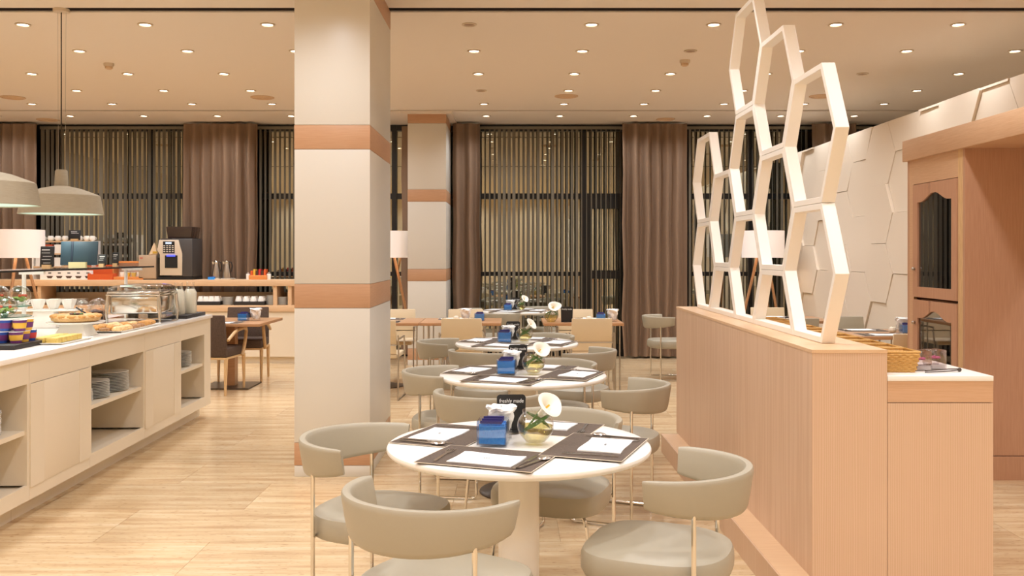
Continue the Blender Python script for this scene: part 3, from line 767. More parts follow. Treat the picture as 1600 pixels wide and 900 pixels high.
def sign(x, y, z, label, s=1.0, rz=0.0, text=True):
    t = thing('table_sign', label, 'sign', (x, y, z), rz, 'small black table signs'); wd, h = .06 * s, .155 * s
    poly = [(-wd * .94, 0), (wd * .94, 0), (wd, h - .012 * s), (wd - .004 * s, h - .004 * s), (wd - .012 * s, h), (-wd + .012 * s, h), (-wd + .004 * s, h - .004 * s), (-wd, h - .012 * s)]
    MB().prism(poly, -.003, .003, 'y').build('board', 'black', t, smooth=False)
    MB().box(-.03 * s, .03 * s, -.02, .02, 0, .008).build('foot', 'black', t)
    if text:
        o = inst('lettering', FRESH, t, (0, -.0035, h - .033 * s), (PI / 2, 0, 0)); o.scale = (s * .92, s * 1.05, 1)

ANG = -.36
for k, (x, y, R) in enumerate(TABLES):
    wh = NT[k]; ca, sa = math.cos(ANG), math.sin(ANG); sc2 = 1 if k < 3 else .88
    def off(dx, dy): return (x + (dx * ca - dy * sa) * sc2, y + (dx * sa + dy * ca) * sc2)
    for n, (side, dx, dy, a) in enumerate((('far', 0.0, .325, PI), ('left', -.315, 0.02, -PI / 2), ('front', 0, -.325, 0), ('right', .315, -.0, PI / 2))):
        ox, oy = off(dx, dy); setting(ox, oy, ANG + a, TZ_, wh, side, n, full=(k < 3))
    sugar_box(x - .10, y - .05, TZ_ + .0085, f'clear box of blue sugar sachets on the {wh}', 1.0 if k < 3 else .9)
    tissue_box(x - .07, y + .07, TZ_ + .0085, f'bunch of white paper tissues on the {wh}', .86)
    vase(x + .065, y - .045, TZ_ + .0085, f'glass bowl with white calla lily on the {wh}', 1.0, (.1, -.15, .35, .1)[k])
    sign(x - .03 + (.03 if k == 3 else 0), y + .17, TZ_ + .0085, f'black sign reading freshly made on the {wh}', 1.0, .05)

# rectangular wooden tables
def rect_table(x0, x1, y0, y1, label, ped=False, plate=False):
    t = thing('wooden_table', label, 'table', ((x0 + x1) / 2, (y0 + y1) / 2, 0), 0, 'rectangular wooden tables'); hx, hy = (x1 - x0) / 2, (y1 - y0) / 2
    MB().box(-hx, hx, -hy, hy, .703, TZ_).build('table_top', 'wood_table', t, bevel=.002)
    if plate:
        MB().box(-.06, .06, -.06, .06, .015, .703).build('post', 'wood_table', t); MB().box(-.27, .27, -.27, .27, 0, .015).build('base_plate', 'base_metal', t)
    elif ped:
        MB().lathe([(.035, .015), (.035, .703)], 20).build('post', 'steel', t); MB().lathe([(.24, 0), (.24, .008), (.04, .025)], 32).build('base', 'base_metal', t)
    else:
        for sx in (-1, 1):
            for sy in (-1, 1):
                for d in (0, .05): MB().tube([(sx * (hx - .04 - d), sy * (hy - .06), .703), (sx * (hx - .04 - d), sy * (hy - .06), 0)], .008, 6).build('leg', 'steel', t)
rect_table(-1.89, -1.008, 9.98, 10.78, 'wooden table standing beside the big column', ped=True)
rect_table(-1.0, -.118, 9.98, 10.78, 'wooden table behind the round tables, left of centre')
rect_table(.34, 1.21, 9.98, 10.78, 'wooden table behind the round tables, right of centre')
rect_table(-3.6, -2.69, 9.85, 10.85, 'wooden table with flat metal base plate behind the buffet', plate=True)
rect_table(3.0, 3.84, 8.35, 9.2, 'wooden table by the hexagon wall nearer the display cabinet')
rect_table(2.75, 3.6, 10.3, 11.1, 'wooden table farther back along the hexagon wall')
rect_table(2.05, 2.7, 10.6, 11.4, 'wooden table next to the lone tub chair')
for (cx, cy, a, wh, sd) in ((-1.45, 10.15, 0, 'wooden table beside the big column', 'front'), (-1.45, 10.6, PI, 'wooden table beside the big column', 'far'),
                            (-.62, 10.6, PI, 'wooden table left of centre', 'far'), (.95, 10.6, PI, 'wooden table right of centre', 'far'),
                            (-3.15, 10.03, 0, 'wooden table behind the buffet', 'front'),
                            (3.42, 8.53, 0, 'wooden table near the display cabinet', 'front'), (3.42, 9.02, PI, 'wooden table near the display cabinet', 'far'),
                            (3.1, 10.5, 0, 'farther table along the hexagon wall', 'front'), (3.1, 10.9, PI, 'farther table along the hexagon wall', 'far')):
    setting(cx, cy, a, TZ_, wh, sd)
p = at(1, 1, 0)
sugar_box(-.36, 10.36, TZ_, 'blue sugar sachet box on the wooden table left of centre', .95)
tissue_box(-.52, 10.34, TZ_, 'white paper tissues on the wooden table left of centre', .95)
sugar_box(.98, 10.2, TZ_ + .006, 'blue sugar sachet box on the wooden table right of centre', .95)
tissue_box(1.11, 10.2, TZ_, 'white paper tissues on the wooden table right of centre', .95)
vase(.43, 10.15, TZ_, 'glass bowl with calla lily on the wooden table right of centre', 1.15, -.6)
sign(.6, 10.12, TZ_, 'black sign on the wooden table right of centre', 1.1, 0)
sugar_box(-3.0, 10.35, TZ_ + .001, 'blue sugar sachet box on the table behind the buffet', .95)
tissue_box(-2.87, 10.36, TZ_, 'white paper tissues on the table behind the buffet', .95)
sugar_box(3.72, 8.72, TZ_, 'blue sugar sachet box on the table by the display cabinet', .95)
tissue_box(3.74, 8.86, TZ_, 'white paper tissues on the table by the display cabinet', .95)
for x, y, l in ((.85, 10.22, 'white egg-shaped salt cellar on the wooden table right of centre'), (-.62, 10.3, 'white egg-shaped salt cellar on the wooden table left of centre'), (3.60, 8.75, 'white egg-shaped salt cellar on the table by the display cabinet')):
    t = thing('salt_cellar', l, 'salt cellar', (x, y, TZ_ + .002), 0, 'egg-shaped salt cellars')
    MB().lathe([(.02, 0), (.034, .014), (.036, .03), (.026, .05), (0.0001, .058)], 18).build('body', 'salt', t); MB().lathe([(.008, .0555), (.006, .061), (.0001, .061)], 10).build('cap', 'steel', t)
o = MB().lathe([(.10, 0), (.145, .06), (.14, .16), (.09, .24), (.03, .28), (0.0001, .285)], 22, sx=1.2).build('handbag', 'black', loc=(2.98, 9.86, .472)); tag(o, 'black rounded bag on the chair behind the hexagon screen', 'bag')
MB().tube([(-.1, 0, .22), (-.06, 0, .33), (.06, 0, .33), (.1, 0, .22)], .008, 6).build('handle', 'black', o)
sq(2.98, 9.85, 0.0, 'taupe square-backed chair holding the black bag', 'leather')

# ------------------------------------------------------------------ floor lamps and pendants
def floor_lamp(x, y, label, r=.31):
    t = thing('floor_lamp', label, 'floor lamp', (x, y, 0), .3, 'tripod floor lamps with drum shades')
    MB().open_lathe([(r, 1.43), (r, 1.79), (r - .006, 1.79), (r - .006, 1.43), (r, 1.43)], 40).build('shade', 'lampshade', t)
    MB().lathe([(r - .008, 1.776), (r - .008, 1.782)], 40).build('diffuser', 'lampshade', t)
    for k in range(3):
        a = 2 * PI * k / 3 + .2
        MB().tube([(.06 * math.cos(a), .06 * math.sin(a), 1.5), (.42 * math.cos(a), .42 * math.sin(a), 0)], [.02, .016], 8).build('leg', 'wood_table', t)
    MB().lathe([(.075, 1.44), (.075, 1.5), (.02, 1.52), (.02, 1.6)], 16).build('hub', 'steel', t)
    l = bpy.data.lights.new('lamp_bulb', 'POINT'); l.energy = 5; l.color = (1, .88, .74); l.shadow_soft_size = .06
    q = bpy.data.objects.new('lamp_bulb', l); COL.objects.link(q); q.parent = t; q.location = (0, 0, 1.62)
floor_lamp(xa(30, 11.9), 11.9, 'white drum floor lamp on wooden tripod at the far left', .30)
floor_lamp(xa(612, 12.6) - .03, 12.55, 'white drum floor lamp half hidden between the two columns', .28)
floor_lamp(xa(1192, 12.4), 12.4, 'white drum floor lamp on wooden tripod behind the hexagon screen', .28)
def pendant(x, y, label):
    t = thing('pendant_lamp', label, 'pendant lamp', (x, y, 0), 0, 'wide dome pendant lamps'); r = .30
    MB().lathe([(.05, 2.0), (.044, 2.115), (.036, 2.125), (.0001, 2.125)], 28).build('cap', 'pendant', t)
    MB().open_lathe([(.05, 2.0), (.14, 1.98), (.262, 1.935), (.275, 1.925), (.302, 1.785), (.298, 1.783), (.27, 1.915), (.255, 1.925), (.13, 1.965), (.0, 1.985)], 56).build('shade', 'pendant', t)
    MB().open_lathe([(.2955, 1.79), (.268, 1.91), (.25, 1.92), (.0001, 1.94)], 48).build('inner_reflector', 'pendant_inner', t)
    MB().lathe([(.0001, 1.83), (.22, 1.83), (.22, 1.84), (.0001, 1.84)], 40).build('light_disc', 'pendant_glow', t)
    MB().tube([(0, 0, 2.12), (0, 0, CEIL - .02)], .0045, 8).build('rod', 'bottle_dark', t)
    for d in (-.022, .03): MB().tube([(d, 0, 2.12), (d * 1.2, 0, CEIL - .02)], .0012, 5).build('cable', 'steel', t)
    MB().lathe([(.06, CEIL), (.06, CEIL - .024), (.0001, CEIL - .026)], 28).build('ceiling_rose', 'ring', t)
    l = bpy.data.lights.new('pendant_bulb', 'SPOT'); l.energy = 26; l.spot_size = math.radians(150); l.spot_blend = .6; l.color = (.97, 1, .95); l.shadow_soft_size = .15
    q = bpy.data.objects.new('pendant_bulb', l); COL.objects.link(q); q.parent = t; q.location = (0, 0, 1.82)
pendant(-3.46, 7.1, 'beige dome pendant lamp hanging fully in view over the buffet')
pendant(-3.29, 5.8, 'beige dome pendant lamp cut by the left edge of the picture')

# ------------------------------------------------------------------ buffet island
BR = .0239; BF = Vector((-2.755, 8.455, 0))
def bl(x, y, z=0): return BF + Matrix.Rotation(BR, 3, 'Z') @ Vector((x, y, z))
BT = .925; BD = -1.25
def unit(Y0, Y1, kind, label, plates=()):
    y0, y1 = Y0 - 8.455, Y1 - 8.455
    t = thing('buffet_cabinet', label, 'cabinet', bl(0, y0), BR, 'cream cabinets of the buffet island'); L = y1 - y0 - .002; dp = .5
    MB().box(-.02, 0, 0, L, .76, .893).build('fascia', 'buffet', t); MB().box(-.02, 0, 0, L, .115, .20).build('bottom_rail', 'buffet', t)
    MB().box(BD, -dp, 0, L, .115, .893).build('body', 'buffet', t)
    MB().box(-dp, -.02, 0, L, .83, .893).build('inner_top', 'buffet', t)
    MB().box(-dp, -.02, 0, L, .115, .185).build('inner_floor', 'buffet', t)
    MB().box(-dp, -.001, 0, .02, .20, .76).build('side_panel', 'buffet', t); MB().box(-dp, -.001, L - .02, L, .20, .76).build('side_panel', 'buffet', t)
    MB().box(BD + .1, -.1, 0, L, 0, .115).build('kick_board', 'buffet', t)
    if kind == 'door':
        d = MB().box(-.018, .004, .003, L - .003, .183, .757).build('door', 'buffet', t, bevel=.002)
        for a, b in ((.003, .16), (L - .16, L - .003)): MB().box(.004, .0065, a, b, .183, .757).build('door_stile', 'buffet', d, smooth=False)
    else:
        MB().box(-dp, -.015, .02, L - .02, .478, .503).build('shelf', 'buffet', t)
    return t
unit(4.05, 5.125, 'open', 'open shelf cabinet of the buffet at the left edge of the picture')
unit(5.125, 5.905, 'door', 'closed door cabinet of the buffet nearest the camera')
unit(5.905, 6.838, 'open', 'open shelf cabinet in the middle of the buffet')
unit(6.838, 7.63, 'door', 'closed door cabinet of the buffet farther from the camera')
un = unit(7.63, 8.455, 'open', 'open shelf cabinet at the far end of the buffet')
MB().box(-.5, .0, .825 - .19, .825 - .002, .20, .76).build('end_stile', 'buffet', un)
wt = thing('buffet_worktop', 'long white worktop of the buffet island', 'worktop', bl(0, 0), BR)
MB().box(BD - .01, .015, -4.4, .012, .895, BT).build('slab', 'buffet_top', wt, bevel=.004)
NTH = ['first', 'second', 'third', 'fourth', 'fifth', 'sixth', 'seventh', 'eighth', 'ninth', 'tenth', 'eleventh', 'twelfth', 'thirteenth']
def plate_stack(x, y, z, n, r, where):
    me = bpy.data.meshes.get('plate_%d' % int(r * 1000))
    if me is None:
        me = MB().lathe([(.0001, 0), (r * .6, 0), (r * .68, .003), (r, .0105), (r, .0125), (r * .66, .0065), (.0001, .005)], 36).mesh('plate_%d' % int(r * 1000), 'porcelain')
    kind = 'saucer' if r < .09 else 'plate'
    for k in range(n):
        o = inst(kind, me, None, (x + random.uniform(-.002, .002), y + random.uniform(-.002, .002), z + k * .0105))
        tag(o, f'white {kind}, {NTH[k]} from bottom of stack {where}', kind, 'stacked white plates and saucers')
def shelf_pt(px, inset=.16):
    Y = 3681.9 / (765.5 - px); return bl(-inset, Y - 8.455, .503)
q = shelf_pt(4, .17); plate_stack(q.x - .0, q.y + .05, .503, 13, .125, 'in the cabinet at the left edge')
q = bl(-.16, 6.02 - 8.455 + .05); plate_stack(q.x, q.y, .503, 8, .10, 'at the near end of the middle cabinet')
q = bl(-.17, 6.30 - 8.455); plate_stack(q.x, q.y, .503, 11, .125, 'halfway along the middle cabinet')
q = bl(-.17, 6.62 - 8.455); plate_stack(q.x, q.y, .503, 13, .13, 'at the far end of the middle cabinet')
q = bl(-.17, 7.78 - 8.455); plate_stack(q.x, q.y, .503, 10, .10, 'on the near side of the end cabinet')
q = bl(-.17, 8.04 - 8.455); plate_stack(q.x, q.y, .503, 12, .125, 'on the far side of the end cabinet')

# sneeze guard shelf with signs
GZ = 1.372
sg = thing('sneeze_guard', 'glass shelf on white posts above the buffet food', 'sneeze guard', (0, 0, 0))
MB().box(-3.52, -3.20, 4.6, 8.25, GZ - .01, GZ).build('glass_shelf', 'glass', sg, smooth=False)
MB().box(-3.20, -3.192, 4.6, 8.25, GZ - .012, GZ + .001).build('glass_edge', 'black', sg, smooth=False)
for Y in (6.33, 8.0, 4.8):
    x = -3.34; MB().tube([(x, Y, BT), (x, Y, GZ - .01)], .014, 12).build('post', 'porcelain', sg)
    MB().box(x - .03, x + .14, Y - .012, Y + .012, GZ - .034, GZ - .012).build('bracket', 'porcelain', sg)
def board_sign(px, Y, wpx, hpx, label, z=GZ, m='black', lines=5, lean=.12, x=None, rows=None):
    x = xa(px, Y); wd, h = wpx * Y / F / 2, hpx * Y / F
    t = thing('chalkboard_sign', label, 'sign', (x, Y, z), .1, 'little chalkboard signs')
    bd = MB().box(-wd, wd, -.004, .004, .012, h).build('board', m, t, bevel=.003); bd.rotation_euler = (-lean, 0, 0)
    MB().box(-wd * .5, wd * .7, -.03, .02, 0, .028).build('wooden_foot', 'wood_pale', t)
    for k in range(lines):
        u = .86 - k * .15; MB().box(-wd * random.uniform(.5, .8), wd * random.uniform(.3, .75), -.0055, -.004, h * u - .003 - (.004 if k < 1 else 0), h * u).build('chalk_line', 'chalk', bd, smooth=False)
board_sign(73, 6.75, 21, 35, 'tall chalkboard sign on the glass shelf left of the teal folder')
board_sign(159, 7.55, 12, 20, 'small chalkboard sign just right of the teal folder', lines=3)
board_sign(180, 7.85, 10, 22, 'small chalkboard sign at the far end of the glass shelf', lines=3)
Y = 7.15; x = xa(123, Y)
t = thing('menu_folder', 'teal menu folder standing open on the glass shelf', 'folder', (x, Y, GZ), .05)
for a, b, mm, nm in ((-.14, -.06, 'teal', 'cover'), (-.06, -.045, 'teal_spine', 'spine'), (-.045, .14, 'teal', 'cover')):
    MB().box(a, b, -.006, .006, .02, .205).build(nm, mm, t, bevel=.003).rotation_euler = (-.1, 0, 0)
MB().box(-.06, .07, -.045, -.015, 0, .045).build('note_block', 'post_it', t); MB().box(-.12, .12, -.03, .03, 0, .018).build('stand', 'acrylic', t)

def onbuf(px, py): return at(px, py, BT)
# yoghurt cups on slate
p = bl(-.34, 5.52 - 8.455, BT)
o = MB().box(-.16, .16, -.20, .17, 0, .028).build('slate_board', 'slate', loc=p, bevel=.003, rotz=BR); tag(o, 'black slate board under the yoghurt cups', 'slate board')
cups = [('cupblue', 'red'), ('yellow', 'purple'), ('purple', 'yellow'), ('cupblue', 'purple')]
nc = 0
for lv in range(2):
    for r_ in range(2):
        for k in range(3 if lv == 0 else 2):
            a, b = cups[(k + r_ + lv) % 4]
            q = bl(-.25 - r_ * .085, 5.55 - 8.455 + .09 - k * .082 - (lv * .04), BT + .028 + lv * .068)
            t = thing('yoghurt_cup', f"{'upper' if lv else 'lower'} {a.replace('cup', '')} fruit yoghurt cup, {'front' if r_ == 0 else 'back'} row, {['far', 'middle', 'near'][k]} position", 'yoghurt cup', q, random.uniform(-.3, .3), 'yoghurt cups on slate')
            MB().lathe([(.030, 0), (.0385, .06), (.0395, .06), (.0395, .064), (.0001, .064)], 20).build('cup', a, t)
            MB().lathe([(.040, .064), (.040, .066), (.0001, .0665)], 20).build('foil_lid', 'porcelain', t)
            MB().open_lathe([(.0338, .015), (.0388, .048), (.0380, .048)], 20).build('printed_band', b, t)
# white risers
def riser(loc, w0, w1, d, h, label, rz=BR, top=None):
    t = thing('white_riser', label, 'riser', loc, rz, 'white porcelain risers')
    mb = MB().add([(-w0, -d, 0), (w0, -d, 0), (w0, d, 0), (-w0, d, 0), (-w1, -d * .7, h), (w1, -d * .7, h), (w1, d * .7, h), (-w1, d * .7, h)], [(0, 3, 2, 1), (4, 5, 6, 7), (0, 1, 5, 4), (1, 2, 6, 5), (2, 3, 7, 6), (3, 0, 4, 7)])
    mb.build('foot', 'porcelain', t, bevel=.006)
    if top == 'round': MB().lathe([(.0001, h), (.17, h), (.185, h + .008), (.185, h + .012), (.0001, h + .010)], 40).build('plate', 'porcelain', t)
    elif top == 'teal': MB().lathe([(.0001, h), (.19, h), (.2, h + .004), (.2, h + .012), (.0001, h + .012)], 40).build('plate', 'porcelain', t); MB().lathe([(.0001, h + .0125), (.19, h + .0125), (.19, h + .018), (.0001, h + .018)], 40).build('glass_disc', 'glass_teal', t); MB().lathe([(.02, h + .018), (.02, h + .072)], 16, c=(-.02, .11, 0)).build('tier_post', 'porcelain', t); MB().lathe([(.0001, h + .072), (.15, h + .072), (.15, h + .08), (.0001, h + .08)], 36, c=(-.02, .13, 0)).build('upper_disc', 'glass_teal', t)
    elif top: MB().box(-top[0], top[0], -top[1], top[1], h, h + .012).build('plate', 'porcelain', t, bevel=.004)
    return t
p1 = bl(-.62, 5.99 - 8.455, BT); riser(p1, 0.1, .065, .085, .135, 'white pedestal with teal glass top holding the salads', top='teal')
p2 = bl(-.25, 6.27 - 8.455, BT); riser(p2, .11, .07, .10, .085, 'white pedestal carrying the round pastry', top='round')
p3 = bl(-.80, 7.0 - 8.455, BT); riser(p3, .10, .07, .08, .125, 'tall white pedestal carrying the row of white bowls', rz=.15, top=(.24, .09))
# salad globes
sal = None
for k, (dx, dy, dz, l) in enumerate(((.06, .14, .062, 'glass globe of salad at the right of the teal stand'), (-.09, .16, .062, 'glass globe of salad at the back left of the teal stand'), (.09, -.08, 0, 'low glass globe of salad at the front of the teal stand'), (-.06, -.09, .0, 'glass globe of salad at the left front of the teal stand'))):
    if sal is None:
        sal = thing('salad_globe', l, 'salad bowl')
        MB().open_lathe([(.02, .001)] + [(.062 * math.sin(a), .058 - .058 * math.cos(a)) for a in [PI * q / 14 for q in range(3, 14)]], 26).build('glass_globe', 'glass', sal)
        rnd = random.Random(3); mb = MB()
        for q in range(16): mb.ball((rnd.uniform(-.035, .035), rnd.uniform(-.035, .035), .032 + rnd.uniform(-.008, .014)), .016, .013, .007, 7, 4)
        mb.build('lettuce', 'lettuce', sal)['kind'] = 'stuff'
        for q in range(4): MB().ball((rnd.uniform(-.03, .03), rnd.uniform(-.03, .03), .055), .009, n=7, m=4).build('tomato_piece', 'tomato', sal)
        s_ = sal
    else: s_ = copy_tree(sal)
    s_.location = p1 + Vector((dx, dy, .154 + dz)); s_.rotation_euler = (0, 0, k); s_.scale = (1.12, 1.12, 1.12); tag(s_, l, 'salad bowl', 'glass globes of salad')
# round pastry on riser
t = thing('round_pie', 'round golden pastry with latticed edge on white pedestal', 'pie', p2 + Vector((0, 0, .096)))
MB().lathe([(.0001, 0), (.13, 0), (.152, .012), (.156, .03), (.14, .046), (.11, .05), (.0001, .044)], 36).build('crust', 'pie', t)
for q in range(14):
    a = 2 * PI * q / 14; MB().ball((.135 * math.cos(a), .135 * math.sin(a), .038), .032, .026, .016, 8, 5).build('crust_knot', 'bread', t)
for q in range(4): MB().ball((-.03 + .02 * q, .01 * (q % 2), .052), .016, .012, .008, 7, 4).build('garnish', 'leaf' if q % 2 else 'chocolate', t)
# white bowls row
for k in range(4):
    q = p3 + Matrix.Rotation(.15, 3, 'Z') @ Vector((-.165 + k * .11, 0, .137)); q = Vector(q)
    o = MB().open_lathe([(.0001, .004), (.03, .001), (.05, .05), (.056, .075), (.052, .075), (.028, .006), (.0001, .006)], 6).build('white_bowl', 'porcelain', loc=q, rotz=.3)
    tag(o, f'small angular white bowl on the tall pedestal, {["nearest", "second", "third", "farthest"][k]} in its row', 'bowl', 'row of angular white bowls')
# quiche plate
def tray(loc, hx, hy, label, rz=BR, m='porcelain', name='serving_tray'):
    o = MB().add([(-hx * .9, -hy * .9, 0), (hx * .9, -hy * .9, 0), (hx * .9, hy * .9, 0), (-hx * .9, hy * .9, 0), (-hx, -hy, .014), (hx, -hy, .014), (hx, hy, .014), (-hx, hy, .014), (-hx * .88, -hy * .88, .005), (hx * .88, -hy * .88, .005), (hx * .88, hy * .88, .005), (-hx * .88, hy * .88, .005)],
                 [(0, 3, 2, 1), (0, 1, 5, 4), (1, 2, 6, 5), (2, 3, 7, 6), (3, 0, 4, 7), (4, 5, 9, 8), (5, 6, 10, 9), (6, 7, 11, 10), (7, 4, 8, 11), (8, 9, 10, 11)]).build(name, m, loc=loc, rotz=rz)
    return tag(o, label, 'tray', 'serving trays on the buffet')
tq = bl(-.17, 5.83 - 8.455, BT); tray(tq, .13, .22, 'white tray of yellow omelette slices on the buffet front')
for i in range(2):
    for j in range(5):
        q = bl(-.21 + i * .085, 5.83 - 8.455 - .15 + j * .072, BT + .006)
        o = MB().box(-.036, .036, -.031, .031, 0, .034).build('omelette_slice', 'quiche', loc=q, rotz=BR + random.uniform(-.08, .08), bevel=.006)
        tag(o, f'yellow omelette slice, {"back" if i == 0 else "front"} row, {["nearest", "second", "third", "fourth", "farthest"][j]} on the white tray', 'omelette slice', 'omelette slices on the white tray')
# pastries tray
tp = bl(-.17, 6.86 - 8.455, BT); tray(tp, .15, .40, 'long tray of small pastries in front of the chafing dish', m='porcelain')
def pastry_meshes():
    mb = MB(); rows = []
    for i in range(9):
        u = -1 + i / 4; a = u * .9; r = .024 * math.sqrt(max(.04, 1 - u * u)) * (1 + .10 * (i % 2)); c = Vector((.06 * math.sin(a), .03 * math.cos(a) - .03, .02)); d = Vector((math.cos(a), -math.sin(a), 0)); nrm = Vector((math.sin(a), math.cos(a), 0))
        rows.append([c + nrm * (r * math.cos(2 * PI * k / 10)) + Vector((0, 0, r * .85 * math.sin(2 * PI * k / 10))) for k in range(10)])
    cr = mb.grid(rows, closed=True).mesh('croissant', 'bread')
    bn = MB().lathe([(.0001, 0), (.03, 0), (.036, .012), (.03, .028), (.015, .036), (.0001, .038)], 14).mesh('bun', 'bun')
    ro = MB().lathe([(.0001, 0), (.034, 0), (.036, .02), (.02, .022), (.018, .026), (.0001, .024)], 14).mesh('roll', 'swirl')
    return cr, bn, ro
CR, BN, RO = pastry_meshes()
kinds = ((CR, 'croissant', 'small golden croissant'), (BN, 'bread_bun', 'small round bread bun'), (RO, 'pastry_roll', 'pale swirled pastry'))
for j in range(8):
    for i in range(3):
        me, nm, ds = kinds[(i * 2 + j // 3 + (j * i) % 2) % 3]
        q = bl(-.265 + i * .09 + random.uniform(-.008, .008), 6.86 - 8.455 - .31 + j * .086, BT + (.0055 if me is not CR else .0075))
        o = inst(nm, me, None, q, (0, 0, random.uniform(0, 3))); ordn = ['first', 'second', 'third', 'fourth', 'fifth', 'sixth', 'seventh', 'eighth', 'ninth', 'tenth', 'last'][j]
        tag(o, f'{ds}, {["back", "middle", "front"][i]} row, {ordn} from the near end of the tray', nm.split('_')[-1], 'pastries on the long tray')
# jars with sweets and tongs behind the pie
for k, (px, py, c, l) in enumerate(((131, 492, 'bread', 'glass jar of pale cookies left of the chafing dish'), (146, 488, 'chocolate', 'glass jar of chocolate cereal left of the chafing dish'), (163, 487, 'orange_wood', 'glass jar of amber granola touching the chafing dish'))):
    q = bl(-.60 + .03 * (k % 2), 7.18 + .15 * k - 8.455, BT); t = thing('glass_jar', l, 'jar', q, 0, 'glass jars of cereals')
    MB().open_lathe([(.05, .002), (.062, .03), (.064, .11), (.05, .15), (.04, .16)], 22).build('glass_body', 'glass', t)
    MB().lathe([(.0001, .004), (.045, .004), (.057, .03), (.058, .10), (.0001, .12)], 20).build('filling', c, t)
    MB().lathe([(.043, .16), (.043, .175), (.02, .195), (.0001, .2)], 18).build('lid', 'glass', t)
q = bl(-.27, 6.45 - 8.455, BT + .165)
# chafing dish
cz = bl(-.28, 7.56 - 8.455, BT)
cf = thing('chafing_dish', 'polished steel and glass chafing dish on tall legs', 'chafing dish', cz, BR + .05)
cf.scale = (.80, .92, .90)
MB().box(-.235, .235, -.245, .245, .085, .245).build('water_pan', 'chrome', cf, bevel=.02)
MB().box(-.262, .262, -.272, .272, .245, .262).build('rim', 'chrome', cf, bevel=.006)
MB().box(-.255, .255, -.265, .265, .264, .285).build('lid_frame', 'chrome', cf, bevel=.008)
rows = [[(x * f, y * f, z) for x, y in ((-.25, -.26), (0, -.27), (.25, -.26), (.26, 0), (.25, .26), (0, .27), (-.25, .26), (-.26, 0))] for f, z in ((1, .285), (.96, .315), (.82, .335), (.5, .345), (.001, .347))]
MB().grid(rows, closed=True).build('glass_lid', 'glass', cf)
MB().tube([(-.12, -.275, .30), (-.1, -.31, .33), (.1, -.31, .33), (.12, -.275, .30)], .012, 8).build('lid_handle', 'chrome', cf)
for sx in (-1, 1):
    for sy in (-1, 1):
        MB().tube([(sx * .245, sy * .255, .25), (sx * .25, sy * .26, .16), (sx * .258, sy * .268, .10), (sx * .252, sy * .262, .0)], [.016, .02, .017, .011], 10).build('leg', 'chrome', cf)
MB().box(-.25, .25, -.26, .26, .04, .05).build('lower_shelf', 'chrome', cf)
for sx in (-.1, .1): MB().lathe([(.05, .051), (.05, .07), (.03, .084), (.0001, .084)], 18, c=(sx, 0, 0)).build('burner', 'porcelain', cf)
# milk bottles and upturned glasses on slate
ps = bl(-.20, 8.11 - 8.455, BT)
o = MB().box(-.17, .17, -.22, .29, 0, .03).build('slate_board', 'slate', loc=ps, bevel=.003, rotz=BR); tag(o, 'dark slate board under the milk bottles', 'slate board')
for k, (dx, dy) in enumerate(((.05, -.07), (.10, .08))):
    t = thing('milk_bottle', f'glass bottle of milk with black tag, {["nearer the chafing dish", "nearer the buffet end"][k]}', 'bottle', ps + Vector((dx, dy, .03)), 0, 'bottles of milk')
    MB().lathe([(.0001, .0), (.05, 0), (.053, .01), (.053, .185), (.034, .215), (.0001, .215)], 24).build('milk', 'milk', t)
    MB().open_lathe([(.053, .0), (.0545, .01), (.0545, .19), (.036, .222), (.032, .265), (.036, .275)], 24).build('glass_body', 'glass', t)
    MB().box(-.012, .03, -.062, -.058, .13, .2).xform(Matrix.Rotation(-.5, 4, 'Y') @ Matrix.Translation((-.05, 0, 0))).build('tag', 'black', t, smooth=False)
for k in range(5):
    q = bl(-.33 + .0 - .08 * (k // 3), 7.97 - 8.455 + .085 * (k % 3), BT + .03)
    if k >= 3: q = bl(-.42, 7.97 - 8.455 + .1 * (k - 3) + .02, BT)
    o = MB().open_lathe([(.034, 0), (.037, .0), (.031, .22), (.028, .215), (.0001, .212)], 20).build('tumbler', 'glass', loc=q)
    tag(o, f'tall upturned glass tumbler behind the milk bottles, {["nearest", "second", "third", "fourth", "farthest"][k]}', 'glass', 'upturned tumblers')
t = thing('serving_tongs', 'steel serving tongs by the chafing dish front leg', 'tongs', bl(-.06, 7.66 - 8.455, BT), .2)
for d in (-1, 1): MB().tube([(0, -.1, .008), (d * .02, 0, .009), (d * .012, .12, .008)], .005, 6).build('arm', 'cutlery', t)
for k in range(2):
    t = thing('serving_spoon', f'steel serving spoon with black handle, {["by the pie", "on the pastry tray"][k]}', 'spoon', bl(-.36, 6.55 + .35 * k - 8.455, BT + (.002)), .5 + k)
    MB().tube([(0, 0, .03), (.02, .1, .10), (.04, .2, .15)], .006, 6).build('handle', 'black', t); MB().ball((0, -.02, .022), .03, .04, .012, 10, 5).build('bowl', 'cutlery', t)

